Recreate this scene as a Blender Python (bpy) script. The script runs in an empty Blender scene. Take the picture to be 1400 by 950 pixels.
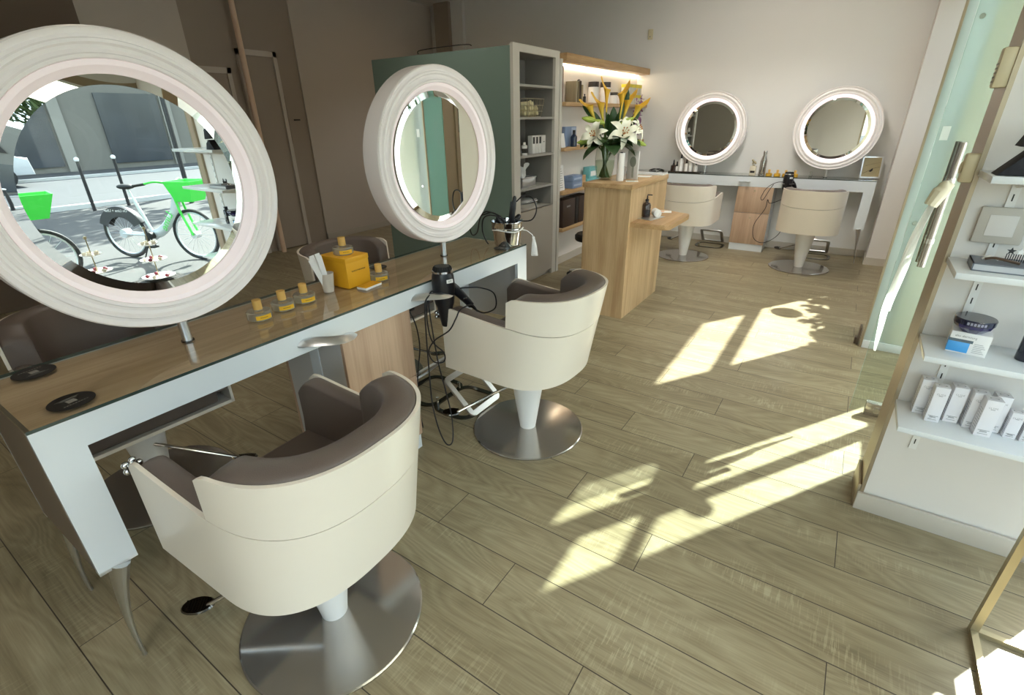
import bpy, bmesh, math, random
from mathutils import Vector, Matrix, Euler
random.seed(7)
PI = math.pi
SC = bpy.context.scene
COL = SC.collection

# ------------------------------------------------------------------ helpers
def V(*a): return Vector(a)
def frame_for(d):
    d = Vector(d).normalized()
    up = Vector((0, 0, 1)) if abs(d.z) < 0.95 else Vector((1, 0, 0))
    x = up.cross(d).normalized(); y = d.cross(x)
    return x, y, d

class MB:
    """collects shapes into one bmesh"""
    def __init__(s): s.bm = bmesh.new()
    def mesh(s, verts, faces, M=None):
        vs = [s.bm.verts.new(M @ Vector(v) if M else Vector(v)) for v in verts]
        fs = []
        for f in faces:
            try: fs.append(s.bm.faces.new([vs[i] for i in f]))
            except ValueError: pass
        return vs, fs
    def box(s, x0, x1, y0, y1, z0, z1, bev=0.0, M=None, seg=2):
        P = [(x0,y0,z0),(x1,y0,z0),(x1,y1,z0),(x0,y1,z0),(x0,y0,z1),(x1,y0,z1),(x1,y1,z1),(x0,y1,z1)]
        F = [(0,3,2,1),(4,5,6,7),(0,1,5,4),(1,2,6,5),(2,3,7,6),(3,0,4,7)]
        vs, fs = s.mesh(P, F, M)
        if bev > 0:
            es = list({e for f in fs for e in f.edges})
            bmesh.ops.bevel(s.bm, geom=es, offset=bev, segments=seg, affect='EDGES', profile=0.5)
        return s
    def prism(s, poly, z0, z1, bev=0.0, M=None, seg=2):
        n = len(poly)
        P = [(p[0], p[1], z0) for p in poly] + [(p[0], p[1], z1) for p in poly]
        F = [tuple(reversed(range(n))), tuple(range(n, 2*n))] + [(i, (i+1) % n, n+(i+1) % n, n+i) for i in range(n)]
        vs, fs = s.mesh(P, F, M)
        if bev > 0:
            es = list({e for f in fs[:2] for e in f.edges})
            bmesh.ops.bevel(s.bm, geom=es, offset=bev, segments=seg, affect='EDGES', profile=0.5)
        return s
    def cyl(s, p0, p1, r0, r1=None, n=24, cap=True):
        if r1 is None: r1 = r0
        p0 = Vector(p0); p1 = Vector(p1)
        x, y, d = frame_for(p1 - p0)
        P = []
        for p, r in ((p0, r0), (p1, r1)):
            for i in range(n):
                a = 2*PI*i/n
                P.append(p + x*(r*math.cos(a)) + y*(r*math.sin(a)))
        F = [(i, (i+1) % n, n+(i+1) % n, n+i) for i in range(n)]
        if cap: F += [tuple(reversed(range(n))), tuple(range(n, 2*n))]
        s.mesh(P, F); return s
    def lathe(s, prof, n=32, M=None, closed=False):
        """prof: (r, z) from bottom to top; spins about z"""
        P = []; idx = []
        for r, z in prof:
            if r < 1e-6:
                idx.append([len(P)] * n); P.append((0, 0, z))
            else:
                idx.append([len(P)+i for i in range(n)])
                for i in range(n):
                    a = 2*PI*i/n; P.append((r*math.cos(a), r*math.sin(a), z))
        F = []
        m = len(prof)
        for k in range(m if closed else m-1):
            A, B = idx[k], idx[(k+1) % m]
            for i in range(n):
                j = (i+1) % n
                q = []
                for w in (A[i], A[j], B[j], B[i]):
                    if w not in q: q.append(w)
                if len(q) >= 3: F.append(tuple(q))
        s.mesh(P, F, M); return s
    def tube(s, pts, r, n=8, closed=False, cap=True, flat=None):
        """round tube through pts; r number or list; flat=(a,b) ellipse factors"""
        pts = [Vector(p) for p in pts]; m = len(pts)
        R = r if isinstance(r, (list, tuple)) else [r]*m
        P = []
        prevx = None
        for i, p in enumerate(pts):
            if closed: t = pts[(i+1) % m] - pts[i-1]
            else: t = pts[min(i+1, m-1)] - pts[max(i-1, 0)]
            if t.length < 1e-9: t = Vector((0, 0, 1))
            t.normalize()
            if prevx is None:
                x, y, _ = frame_for(t)
            else:
                x = prevx - t*prevx.dot(t)
                if x.length < 1e-6: x, y, _ = frame_for(t)
                x.normalize(); y = t.cross(x)
            prevx = x
            fa, fb = flat or (1, 1)
            for k in range(n):
                a = 2*PI*k/n
                P.append(p + x*(R[i]*fa*math.cos(a)) + y*(R[i]*fb*math.sin(a)))
        F = []
        for i in range(m if closed else m-1):
            j = (i+1) % m
            for k in range(n):
                l = (k+1) % n
                F.append((i*n+k, i*n+l, j*n+l, j*n+k))
        if cap and not closed:
            F.append(tuple(reversed(range(n)))); F.append(tuple(range((m-1)*n, m*n)))
        s.mesh(P, F); return s
    def sphere(s, c, r, n=16, sc=(1, 1, 1), M=None):
        prof = [(r*math.sin(PI*k/(n//2)), -r*math.cos(PI*k/(n//2))) for k in range(n//2+1)]
        T = Matrix.Translation(Vector(c)) @ Matrix.Diagonal((sc[0], sc[1], sc[2], 1))
        s.lathe(prof, n, (M @ T) if M else T); return s
    def grid(s, rows, closed_u=False, closed_v=False):
        """rows of points -> quads"""
        a = len(rows); b = len(rows[0])
        P = [p for r in rows for p in r]
        F = []
        for i in range(a if closed_v else a-1):
            for j in range(b if closed_u else b-1):
                i2 = (i+1) % a; j2 = (j+1) % b
                F.append((i*b+j, i*b+j2, i2*b+j2, i2*b+j))
        return s.mesh(P, F)
    def build(s, name, mat, parent=None, angle=35, loc=None, rot=None, fix=True):
        bmesh.ops.remove_doubles(s.bm, verts=s.bm.verts, dist=1e-5)
        if fix: bmesh.ops.recalc_face_normals(s.bm, faces=s.bm.faces)
        me = bpy.data.meshes.new(name); s.bm.to_mesh(me); s.bm.free()
        me.materials.append(mat)
        me.polygons.foreach_set('use_smooth', [True]*len(me.polygons))
        if angle < 180: me.set_sharp_from_angle(angle=math.radians(angle))
        o = bpy.data.objects.new(name, me); COL.objects.link(o)
        if parent: o.parent = parent
        if loc: o.location = loc
        if rot: o.rotation_euler = rot
        return o

def tag(o, label=None, cat=None, group=None, kind=None):
    if label: o['label'] = label
    if cat: o['category'] = cat
    if group: o['group'] = group
    if kind: o['kind'] = kind
    return o
def thing(name, label, cat, loc=(0, 0, 0), rz=0, group=None):
    o = bpy.data.objects.new(name, None); COL.objects.link(o)
    o.empty_display_size = 0.05
    o.location = loc; o.rotation_euler = (0, 0, rz)
    return tag(o, label, cat, group)
def copy_tree(o, parent=None):
    c = o.copy(); COL.objects.link(c); c.parent = parent
    for ch in list(o.children): copy_tree(ch, c)
    return c
def dup(o, label, loc, rz=None, group=None, rot=None):
    c = copy_tree(o); c.location = loc
    if rz is not None: c.rotation_euler = (0, 0, rz)
    if rot is not None: c.rotation_euler = rot
    c['label'] = label
    if group: c['group'] = group
    return c
def struct(name, mb, mat, **k):
    o = mb.build(name, mat, **k); o['kind'] = 'structure'; return o
def spline(pts, n=8, closed=False):
    """catmull-rom resample"""
    pts = [Vector(p) for p in pts]; m = len(pts); out = []
    rng = m if closed else m-1
    for i in range(rng):
        if closed: p0, p1, p2, p3 = pts[i-1], pts[i], pts[(i+1) % m], pts[(i+2) % m]
        else: p0, p1, p2, p3 = pts[max(i-1, 0)], pts[i], pts[i+1], pts[min(i+2, m-1)]
        for k in range(n):
            t = k/n
            out.append(0.5*((2*p1)+(p2-p0)*t+(2*p0-5*p1+4*p2-p3)*t*t+(3*p1-p0-3*p2+p3)*t*t*t))
    if not closed: out.append(pts[-1])
    return out
def text_mesh(name, s, size, mat, parent, M, extrude=0.0003):
    cu = bpy.data.curves.new(name, 'FONT'); cu.body = s; cu.size = size; cu.extrude = extrude
    cu.align_x = 'CENTER'; cu.align_y = 'CENTER'; cu.resolution_u = 2
    tmp = bpy.data.objects.new(name+'_t', cu); COL.objects.link(tmp)
    dg = bpy.context.evaluated_depsgraph_get()
    me = bpy.data.meshes.new_from_object(tmp.evaluated_get(dg))
    bpy.data.objects.remove(tmp); bpy.data.curves.remove(cu)
    me.transform(M); me.materials.clear(); me.materials.append(mat)
    o = bpy.data.objects.new(name, me); COL.objects.link(o)
    if parent: o.parent = parent
    return o

# ------------------------------------------------------------------ materials
def srgb(h):
    if isinstance(h, str):
        h = h.lstrip('#'); c = [int(h[i:i+2], 16)/255 for i in (0, 2, 4)]
    else: c = [x/255 for x in h]
    return tuple([(x/12.92 if x <= 0.04045 else ((x+0.055)/1.055)**2.4) for x in c] + [1.0])
def newmat(name):
    m = bpy.data.materials.new(name); m.use_nodes = True
    nt = m.node_tree; b = nt.nodes.get('Principled BSDF')
    return m, nt, b
def N(nt, t, **k):
    n = nt.nodes.new(t)
    for a, v in k.items(): setattr(n, a, v)
    return n
def mat(name, col, rough=0.5, metal=0.0, spec=0.5, emit=0.0, ecol=None, bump=0.0, bscale=200, var=0.0, vscale=6, coat=0.0, aniso=0.0):
    m, nt, b = newmat(name)
    c = srgb(col)
    b.inputs['Base Color'].default_value = c
    b.inputs['Roughness'].default_value = rough
    b.inputs['Metallic'].default_value = metal
    b.inputs['Specular IOR Level'].default_value = spec
    b.inputs['Coat Weight'].default_value = coat
    if emit:
        b.inputs['Emission Color'].default_value = srgb(ecol or col)
        b.inputs['Emission Strength'].default_value = emit
    tc = N(nt, 'ShaderNodeTexCoord')
    no = N(nt, 'ShaderNodeTexNoise'); no.inputs['Scale'].default_value = vscale; no.inputs['Detail'].default_value = 4
    nt.links.new(tc.outputs['Object'], no.inputs['Vector'])
    mp = N(nt, 'ShaderNodeMapRange'); mp.inputs['To Min'].default_value = 1-var-0.01; mp.inputs['To Max'].default_value = 1+var+0.01
    nt.links.new(no.outputs['Fac'], mp.inputs['Value'])
    mx = N(nt, 'ShaderNodeVectorMath', operation='SCALE'); mx.inputs[0].default_value = c[:3]
    nt.links.new(mp.outputs['Result'], mx.inputs['Scale']); nt.links.new(mx.outputs[0], b.inputs['Base Color'])
    if bump:
        n2 = N(nt, 'ShaderNodeTexNoise'); n2.inputs['Scale'].default_value = bscale; n2.inputs['Detail'].default_value = 3
        nt.links.new(tc.outputs['Object'], n2.inputs['Vector'])
        bp = N(nt, 'ShaderNodeBump'); bp.inputs['Strength'].default_value = bump; bp.inputs['Distance'].default_value = 0.002
        nt.links.new(n2.outputs['Fac'], bp.inputs['Height']); nt.links.new(bp.outputs['Normal'], b.inputs['Normal'])
    return m
def glass(name, tint='#ffffff', rough=0.0, refl=1.0, frost=0.0, ior=1.45):
    """thin pane: tinted see-through mixed with a fresnel reflection; frost adds a scattering film"""
    m, nt, b = newmat(name); nt.nodes.remove(b)
    out = nt.nodes['Material Output']
    tr = N(nt, 'ShaderNodeBsdfTransparent'); tr.inputs['Color'].default_value = srgb(tint)
    gl = N(nt, 'ShaderNodeBsdfGlossy'); gl.inputs['Roughness'].default_value = rough
    fr = N(nt, 'ShaderNodeFresnel'); fr.inputs['IOR'].default_value = ior
    ml = N(nt, 'ShaderNodeMath', operation='MULTIPLY'); ml.inputs[1].default_value = refl; ml.use_clamp = True
    ge = N(nt, 'ShaderNodeNewGeometry'); inv = N(nt, 'ShaderNodeMath', operation='SUBTRACT'); inv.inputs[0].default_value = 1.0
    nt.links.new(ge.outputs['Backfacing'], inv.inputs[1])
    m0 = N(nt, 'ShaderNodeMath', operation='MULTIPLY'); nt.links.new(fr.outputs[0], m0.inputs[0]); nt.links.new(inv.outputs[0], m0.inputs[1])
    nt.links.new(m0.outputs[0], ml.inputs[0])
    mx = N(nt, 'ShaderNodeMixShader'); nt.links.new(ml.outputs[0], mx.inputs[0])
    src = tr.outputs[0]
    if frost > 0:
        tl = N(nt, 'ShaderNodeBsdfTranslucent'); tl.inputs['Color'].default_value = srgb(tint)
        df = N(nt, 'ShaderNodeBsdfDiffuse'); df.inputs['Color'].default_value = srgb(tint)
        a = N(nt, 'ShaderNodeMixShader'); a.inputs[0].default_value = 0.3
        nt.links.new(tl.outputs[0], a.inputs[1]); nt.links.new(df.outputs[0], a.inputs[2])
        f = N(nt, 'ShaderNodeMixShader'); f.inputs[0].default_value = frost
        nt.links.new(tr.outputs[0], f.inputs[1]); nt.links.new(a.outputs[0], f.inputs[2]); src = f.outputs[0]
    nt.links.new(src, mx.inputs[1]); nt.links.new(gl.outputs[0], mx.inputs[2])
    nt.links.new(mx.outputs[0], out.inputs['Surface'])
    return m
def woodmat(name, c1, c2, axis='z', scale=1.0, rough=0.45, dark=None, spec=0.4, fine=1.0):
    m, nt, b = newmat(name)
    b.inputs['Roughness'].default_value = rough; b.inputs['Specular IOR Level'].default_value = spec
    tc = N(nt, 'ShaderNodeTexCoord'); mp = N(nt, 'ShaderNodeMapping')
    s = [14*scale]*3; s['xyz'.index(axis)] = 0.9*scale
    mp.inputs['Scale'].default_value = s
    nt.links.new(tc.outputs['Object'], mp.inputs['Vector'])
    n1 = N(nt, 'ShaderNodeTexNoise'); n1.inputs['Scale'].default_value = 1.0; n1.inputs['Detail'].default_value = 5; n1.inputs['Distortion'].default_value = 0.6
    nt.links.new(mp.outputs[0], n1.inputs['Vector'])
    mp2 = N(nt, 'ShaderNodeMapping'); s2 = [120*scale*fine]*3; s2['xyz'.index(axis)] = 5*scale
    mp2.inputs['Scale'].default_value = s2; nt.links.new(tc.outputs['Object'], mp2.inputs['Vector'])
    n2 = N(nt, 'ShaderNodeTexNoise'); n2.inputs['Scale'].default_value = 1.0; n2.inputs['Detail'].default_value = 3
    nt.links.new(mp2.outputs[0], n2.inputs['Vector'])
    ad = N(nt, 'ShaderNodeMath', operation='MULTIPLY_ADD'); ad.inputs[1].default_value = 0.45
    nt.links.new(n2.outputs['Fac'], ad.inputs[0]); nt.links.new(n1.outputs['Fac'], ad.inputs[2])
    cr = N(nt, 'ShaderNodeValToRGB')
    cr.color_ramp.elements[0].position = 0.52; cr.color_ramp.elements[0].color = srgb(c1)
    cr.color_ramp.elements[1].position = 0.92; cr.color_ramp.elements[1].color = srgb(c2)
    nt.links.new(ad.outputs[0], cr.inputs[0]); nt.links.new(cr.outputs[0], b.inputs['Base Color'])
    return m
def floormat():
    m, nt, b = newmat('floor_planks')
    L = nt.links.new
    def math_(op, a, c=None, clamp=False):
        n = N(nt, 'ShaderNodeMath', operation=op); n.use_clamp = clamp
        for i, v in enumerate((a, c)):
            if v is None: continue
            if isinstance(v, (int, float)): n.inputs[i].default_value = v
            else: L(v, n.inputs[i])
        return n.outputs[0]
    g = N(nt, 'ShaderNodeNewGeometry'); sp = N(nt, 'ShaderNodeSeparateXYZ'); L(g.outputs['Position'], sp.inputs[0])
    X, Y = sp.outputs[0], sp.outputs[1]
    ry = math_('DIVIDE', math_('SUBTRACT', Y, 0.07), 0.2185)
    row = math_('FLOOR', ry); fy = math_('FRACT', ry)
    sh = math_('MULTIPLY', math_('FLOORED_MODULO', row, 3.0), 0.405)
    rx = math_('DIVIDE', math_('ADD', math_('ADD', X, 0.38), sh), 1.46)
    colm = math_('FLOOR', rx); fx = math_('FRACT', rx)
    cmb = N(nt, 'ShaderNodeCombineXYZ'); L(row, cmb.inputs[0]); L(colm, cmb.inputs[1])
    wn = N(nt, 'ShaderNodeTexWhiteNoise', noise_dimensions='2D'); L(cmb.outputs[0], wn.inputs['Vector'])
    rnd = wn.outputs['Value']; sr = N(nt, 'ShaderNodeSeparateColor'); L(wn.outputs['Color'], sr.inputs[0])
    # seams
    ey = math_('MINIMUM', fy, math_('SUBTRACT', 1.0, fy)); ex = math_('MINIMUM', fx, math_('SUBTRACT', 1.0, fx))
    sy = math_('LESS_THAN', ey, 0.0085); sx = math_('LESS_THAN', ex, 0.0011)
    seam = math_('MAXIMUM', sy, sx)
    # grain coordinates, shifted per plank
    gx = math_('ADD', X, math_('MULTIPLY', rnd, 37.0)); gy = math_('ADD', Y, math_('MULTIPLY', sr.outputs[1], 11.0))
    def noise(sx_, sy_, det, dist=0.0, sc=1.0):
        c = N(nt, 'ShaderNodeCombineXYZ'); L(math_('MULTIPLY', gx, sx_), c.inputs[0]); L(math_('MULTIPLY', gy, sy_), c.inputs[1])
        n = N(nt, 'ShaderNodeTexNoise'); n.inputs['Scale'].default_value = sc; n.inputs['Detail'].default_value = det; n.inputs['Distortion'].default_value = dist
        L(c.outputs[0], n.inputs['Vector']); return n.outputs['Fac']
    n1 = noise(1.1, 9.0, 4, 0.5)           # broad figure
    rings = math_('FRACT', math_('MULTIPLY', noise(1.0, 5.0, 1.5, 0.2), 17.0))   # cathedral rings
    rings = math_('MULTIPLY', math_('ABSOLUTE', math_('SUBTRACT', rings, 0.5)), 2.0)
    n3 = noise(7.0, 170.0, 3)              # fine fibres
    saw = noise(130.0, 9.0, 2)             # cross saw marks
    sawm = noise(2.2, 6.0, 2)
    k = math_('ADD', math_('MULTIPLY', n1, 0.62), math_('MULTIPLY', rings, 0.16))
    k = math_('ADD', k, math_('MULTIPLY', n3, 0.42))
    sawf = math_('MULTIPLY', math_('GREATER_THAN', saw, 0.57), math_('MULTIPLY', math_('SUBTRACT', sawm, 0.5, True), 1.1, True))
    k = math_('ADD', k, sawf)
    k = math_('ADD', k, math_('MULTIPLY', math_('SUBTRACT', rnd, 0.5), 0.10))
    cr = N(nt, 'ShaderNodeValToRGB'); e = cr.color_ramp.elements
    e[0].position = 0.30; e[0].color = srgb('#74684f')
    e[1].position = 1.0; e[1].color = srgb('#b3a88a')
    a = e.new(0.58); a.color = srgb('#918468')
    L(k, cr.inputs[0])
    mx = N(nt, 'ShaderNodeMix', data_type='RGBA'); L(seam, mx.inputs[0]); L(cr.outputs[0], mx.inputs[6]); mx.inputs[7].default_value = srgb('#40362a')
    L(mx.outputs[2], b.inputs['Base Color'])
    b.inputs['Roughness'].default_value = 0.38; b.inputs['Specular IOR Level'].default_value = 0.45
    mr = N(nt, 'ShaderNodeMapRange'); L(n3, mr.inputs[0]); mr.inputs[3].default_value = 0.30; mr.inputs[4].default_value = 0.5; L(mr.outputs[0], b.inputs['Roughness'])
    bp = N(nt, 'ShaderNodeBump'); bp.inputs['Strength'].default_value = 0.25; bp.inputs['Distance'].default_value = 0.0015
    L(math_('SUBTRACT', n3, math_('MULTIPLY', seam, 1.5)), bp.inputs['Height']); L(bp.outputs[0], b.inputs['Normal'])
    return m

M = {}
M['floor'] = floormat()
M['wall'] = mat('wall_paint', '#e4e2df', 0.85, bump=0.1, bscale=300, spec=0.2)
M['wall_dark'] = mat('dark_taupe_paint', '#a39689', 0.8, spec=0.2, bump=0.1)
M['wall_brown'] = mat('brown_paint', '#786a5e', 0.8, spec=0.2, bump=0.1)
M['wall_grey'] = mat('grey_paint', '#c9bfb5', 0.85, spec=0.2, bump=0.1)
M['wall_light'] = mat('light_paint', '#e2dcd6', 0.8, spec=0.25, bump=0.1)
M['ceiling'] = mat('ceiling_paint', '#dedbd5', 0.9, spec=0.1)
M['trim'] = mat('trim_paint', '#c4bcb0', 0.5)
M['trim_door'] = mat('door_trim_paint', '#c4bab0', 0.5)
M['tan'] = mat('tan_aluminium', '#a4947c', 0.38, metal=0.55, bump=0.05)
M['white'] = mat('white_lacquer', '#dfe3e6', 0.22, coat=0.3)
M['white_shell'] = mat('cream_laminate', '#ebe1d2', 0.30, coat=0.15)
M['white_plastic'] = mat('white_plastic', '#e9e6e2', 0.3)
M['mir_frame'] = mat('glossy_white_frame', '#ebe6e2', 0.25, emit=0.02, ecol='#ffeef0')
M['mir_light'] = mat('lit_frame_ring', '#fff2f3', 0.35, emit=0.05, ecol='#ffe0e6')
M['mir_light2'] = mat('bright_lit_frame_ring', '#fff2f3', 0.35, emit=0.28, ecol='#ffeaf0')
M['mir_side'] = mat('frame_side', '#cfc6b4', 0.4)
M['mirror'] = mat('mirror_silver', '#f0f4f2', 0.0, metal=1.0)
M['leather'] = mat('taupe_leather', '#655850', 0.42, bump=0.35, bscale=420, spec=0.45)
M['steel'] = mat('brushed_steel', '#b5b0aa', 0.13, metal=0.82)
M['steel_dark'] = mat('dark_steel', '#6d6863', 0.16, metal=1.0)
M['chrome'] = mat('chrome', '#d6d6d6', 0.07, metal=1.0)
M['alu'] = mat('cast_aluminium', '#dcdee0', 0.3, metal=1.0)
M['brass'] = mat('brass', '#b3a78a', 0.35, metal=0.7)
M['tabletop'] = woodmat('taupe_oak', '#b08e70', '#d4b396', 'y', 1.0, 0.35)
M['side_brown'] = mat('taupe_panel', '#6f6052', 0.45)
M['grey_panel'] = mat('grey_panel', '#c8c4c0', 0.5)
M['oak'] = woodmat('oak_veneer', '#b08f68', '#cfb28a', 'z', 1.0, 0.45)
M['oak_y'] = woodmat('oak_veneer_long', '#a9855c', '#c9a87c', 'y', 1.0, 0.45)
M['birch'] = woodmat('pale_oak', '#b2937a', '#ceb095', 'z', 0.8, 0.45)
M['green'] = mat('sage_green_lacquer', '#7c8f86', 0.45)
M['cab_front'] = mat('greige_lacquer', '#b5aea3', 0.4)
M['cab_edge'] = mat('light_edge_lacquer', '#cfcac1', 0.45)
M['cab_in'] = mat('cabinet_grey', '#8f8b85', 0.6)
M['cab_shelf'] = mat('cabinet_shelf_grey', '#a6a39d', 0.5)
M['black'] = mat('black_plastic', '#16151a', 0.35)
M['black_matte'] = mat('black_rubber', '#151413', 0.6)
M['glass_top'] = glass('table_glass', '#f9fcfa', 0.02, 1.3)
M['glass_edge'] = mat('green_glass_edge', '#3d4a45', 0.15, coat=0.5)
M['clear'] = glass('clear_glass', '#f2f8f5', 0.0, 1.0)
M['bottle_glass'] = glass('bottle_glass', '#f6f8f4', 0.03, 2.2, frost=0.10)
M['vase_glass'] = glass('vase_glass', '#fafcfa', 0.01, 1.3)
M['flask_glass'] = glass('cut_flask_glass', '#f4f4ee', 0.05, 2.0, frost=0.32)
M['aqua'] = glass('aqua_glass', '#f5fcfb', 0.02, 0.9, frost=0.4)
M['aqua_clear'] = glass('pale_aqua_glass', '#e6f6f2', 0.0, 1.0)
M['sun_shade'] = glass('sun_shade_fabric', '#f0ece2', 0.9, 0.0, frost=1.0)
M['aqua_film'] = glass('aqua_film_glass', '#b8d6cf', 0.02, 0.8, frost=0.35)
M['pole_tan'] = mat('pole_paint', '#e0c2a8', 0.5)
M['frost'] = glass('sun_mask_film', '#f2f5f4', 0.1, 0.6, frost=0.97)
M['window'] = glass('window_glass', '#f4faf8', 0.0, 0.8)
M['yellow'] = mat('yellow_card', '#e2a51c', 0.5)
M['yellow_label'] = mat('yellow_label', '#e6b21e', 0.5)
M['gold_cap'] = mat('gold_grain_cap', '#d9ad5e', 0.45, bump=0.5, bscale=600)
M['ink'] = mat('dark_ink', '#2c2620', 0.6)
M['grey_ink'] = mat('grey_ink', '#8c8a88', 0.6)
M['paper'] = mat('white_paper', '#eceae8', 0.7)
M['cup'] = mat('satin_cup', '#c9bfb2', 0.35)
M['sticker'] = mat('black_sticker', '#26221f', 0.45)
M['sticker_txt'] = mat('sticker_text', '#8b857c', 0.6)
M['pink_light'] = M['mir_light']
M['led'] = mat('led_strip', '#fff4dc', 0.4, emit=6, ecol='#fff0d2')
# ------------------------------------------------------------------ room shell
XL, XR, YB, YF, ZC = -6.45, 1.0, 7.30, -2.3, 3.3
struct('floor', MB().box(XL-0.1, XR, YF-0.1, YB+0.1, -0.05, 0), M['floor'])
struct('ceiling', MB().box(XL-0.1, XR+0.1, YF-0.1, YB+0.1, ZC, ZC+0.1), M['ceiling'])
struct('wall_back', MB().box(XL-0.1, XR+0.1, YB, YB+0.12, 0, ZC), M['wall'])
struct('wall_front', MB().box(XL-0.1, -0.15, YF-0.12, YF, 0, ZC), M['wall_grey'])
struct('wall_front', MB().box(-0.15, XR+0.1, YF-0.12, YF, 2.82, ZC), M['wall_grey'])
w5 = MB().box(-0.11, XR-0.03, YF-0.06, YF-0.05, 0.04, 2.78).build('window_5', M['window']); w5['kind'] = 'structure'  # unseen window added behind the camera to let in more daylight
fr = MB().box(-0.15, -0.11, YF-0.1, YF, 0, 2.82); fr.box(-0.15, XR, YF-0.1, YF, 0, 0.04); fr.box(-0.15, XR, YF-0.1, YF, 2.78, 2.82)
fr.build('window_frame', M['tan'], w5)
# left wall: brown stretch, pale stretch, dark recess with the two doors, pale stretch
struct('wall_left', MB().box(XL-0.12, XL, YF, 2.33, 0, ZC), M['wall_brown'])
struct('wall_left', MB().box(XL-0.12, XL, 2.33, 3.27, 0, ZC), M['wall_grey'])
struct('wall_left', MB().box(XL-0.12, XL, 3.27, 4.62, 0, ZC), M['wall_dark'])
struct('wall_left', MB().box(XL-0.12, XL+0.02, 4.62, YB, 0, ZC), M['wall_grey'])
struct('trim_1', MB().box(-6.25, -5.95, 7.18, 7.3, 0, ZC), M['wall_dark'])
struct('trim_2', MB().box(-5.95, -5.72, 7.24, 7.3, 0, ZC), M['wall'])
# doors on the left wall
def wall_door(i, y0, y1, ztop):
    d = MB().box(XL, XL+0.02, y0+0.05, y1-0.05, 0.01, ztop-0.05).build('door_%d' % i, M['wall_dark']); d['kind'] = 'structure'
    fr = MB()
    fr.box(XL, XL+0.045, y0, y0+0.05, 0, ztop); fr.box(XL, XL+0.045, y1-0.05, y1, 0, ztop); fr.box(XL, XL+0.045, y0, y1, ztop-0.06, ztop)
    fr.build('door_frame', M['trim_door'], d)
    return d
wall_door(1, 3.80, 4.31, 2.41)
wall_door(2, 3.22, 3.68, 2.20)
hd = MB().box(XL, XL+0.03, 4.42, 4.5, 1.63, 1.645)
hd = hd.build('door_handle', M['black']); tag(hd, 'small dark handle on the flush panel beside the left wall door', 'handle')
hd.name = 'panel_handle'
pl = MB().box(XL, XL+0.006, 4.34, 4.61, 1.35, 1.92).build('wall_access_panel', M['wall_dark']); tag(pl, 'flush dark access panel in the left wall right of the doors', 'panel')
# wooden pole
po = MB().cyl((-6.30, 3.80, 0), (-6.30, 3.80, ZC), 0.032, n=16); tag(po.build('support_pole', M['pole_tan']), 'slim round tan pole standing before the doors on the left', 'pole')
# baseboards
struct('baseboard_back', MB().box(XL, 0.31, YB-0.015, YB, 0, 0.085, 0.002).box(XL, 0.31, YB-0.017, YB-0.013, 0.07, 0.085), M['trim'])
struct('baseboard_left', MB().box(XL, XL+0.035, 4.62, YB, 0, 0.085), M['trim'])
# pilaster by the shop front, far end
struct('trim_3', MB().box(0.31, 0.62, 6.93, YB, 0, ZC), M['wall_light'])
struct('baseboard_right', MB().box(0.296, 0.62, 6.916, YB, 0, 0.085), M['trim'])
# return wall with the display shelves (between display bay and entrance)
struct('wall_return', MB().box(0.339, 0.97, 2.258, 2.46, 0, ZC), M['wall_light'])
struct('trim_4', MB().box(0.325, 0.3385, 2.252, 2.462, 0.0, ZC), M['tan'])
struct('baseboard_return', MB().box(0.318, 0.97, 2.236, 2.2515, 0, 0.086, 0.002), M['trim'])
struct('trim_5', MB().box(0.312, 0.3245, 2.252, 2.46, 0, 0.12, 0.003), M['tan'])

# shop front, x = 1.0
FX = 1.0
def pane(mb, y0, y1, z0, z1, x=FX): mb.box(x-0.004, x+0.004, y0, y1, z0, z1)
# display bay window: clear glass
w1 = MB(); pane(w1, YF, 2.22, 0.06, 2.75); w1 = w1.build('window_1', M['window']); w1['kind'] = 'structure'
fr = MB(); fr.box(FX-0.03, FX+0.03, YF, 2.24, 0, 0.06); fr.box(FX-0.03, FX+0.03, YF, 2.24, 2.75, 2.82)
fr.box(FX-0.03, FX+0.03, -0.9, -0.85, 0, 2.8)
fr.build('window_frame', M['tan'], w1)
struct('wall_right', MB().box(FX-0.03, FX+0.012, YF, YB, 2.82, ZC), M['wall'])
struct('wall_right', MB().box(FX-0.03, FX+0.06, 2.24, 2.40, 0, 2.82), M['tan'])
# entrance bay + far bay: added film masks the sun, clear openings shaped to its floor patches
SUNK = (0.643, 1.0)
clear = [ (3.60, 3.87, 1.02, 2.16), (4.00, 4.27, 0.98, 2.03), (3.64, 3.95, 2.26, 2.53), (4.16, 4.46, 2.33, 2.74),
          (5.62, 6.98, 1.45, 2.24), (5.65, 6.90, 2.39, 2.79) ]
ys = sorted({2.40, 5.56, YB} | {c[0] for c in clear} | {c[1] for c in clear} | {4.75, 4.90})
zs = sorted({0.06, 2.82} | {c[2] for c in clear} | {c[3] for c in clear})
fm = MB(); cm = MB(); tm = MB()
for a, b_ in zip(ys, ys[1:]):
    for c, d in zip(zs, zs[1:]):
        my, mz = (a+b_)/2, (c+d)/2
        op = any(q[0] < my < q[1] and q[2] < mz < q[3] for q in clear)
        street = 4.50 < my < 4.90
        (cm if op else (tm if ((my > 5.56 and mz < 1.45) or 4.75 < my < 5.56) else fm)).box(FX-0.003, FX+0.003, a, b_, c, d)
w2 = cm.build('window_2', M['window']); w2['kind'] = 'structure'
fm.build('sun_mask_film', M['frost'], w2); tm.build('lower_panel', M['tan'], w2)
fr = MB(); fr.box(FX-0.03, FX+0.01, 2.40, YB, 0, 0.06)
fr.box(FX-0.02, FX+0.02, 5.56, 5.62, 0, 2.82)
fr.box(FX-0.02, FX+0.02, 5.62, 6.98, 2.26, 2.37)
fr.build('window_frame', M['tan'], w2)
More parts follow.
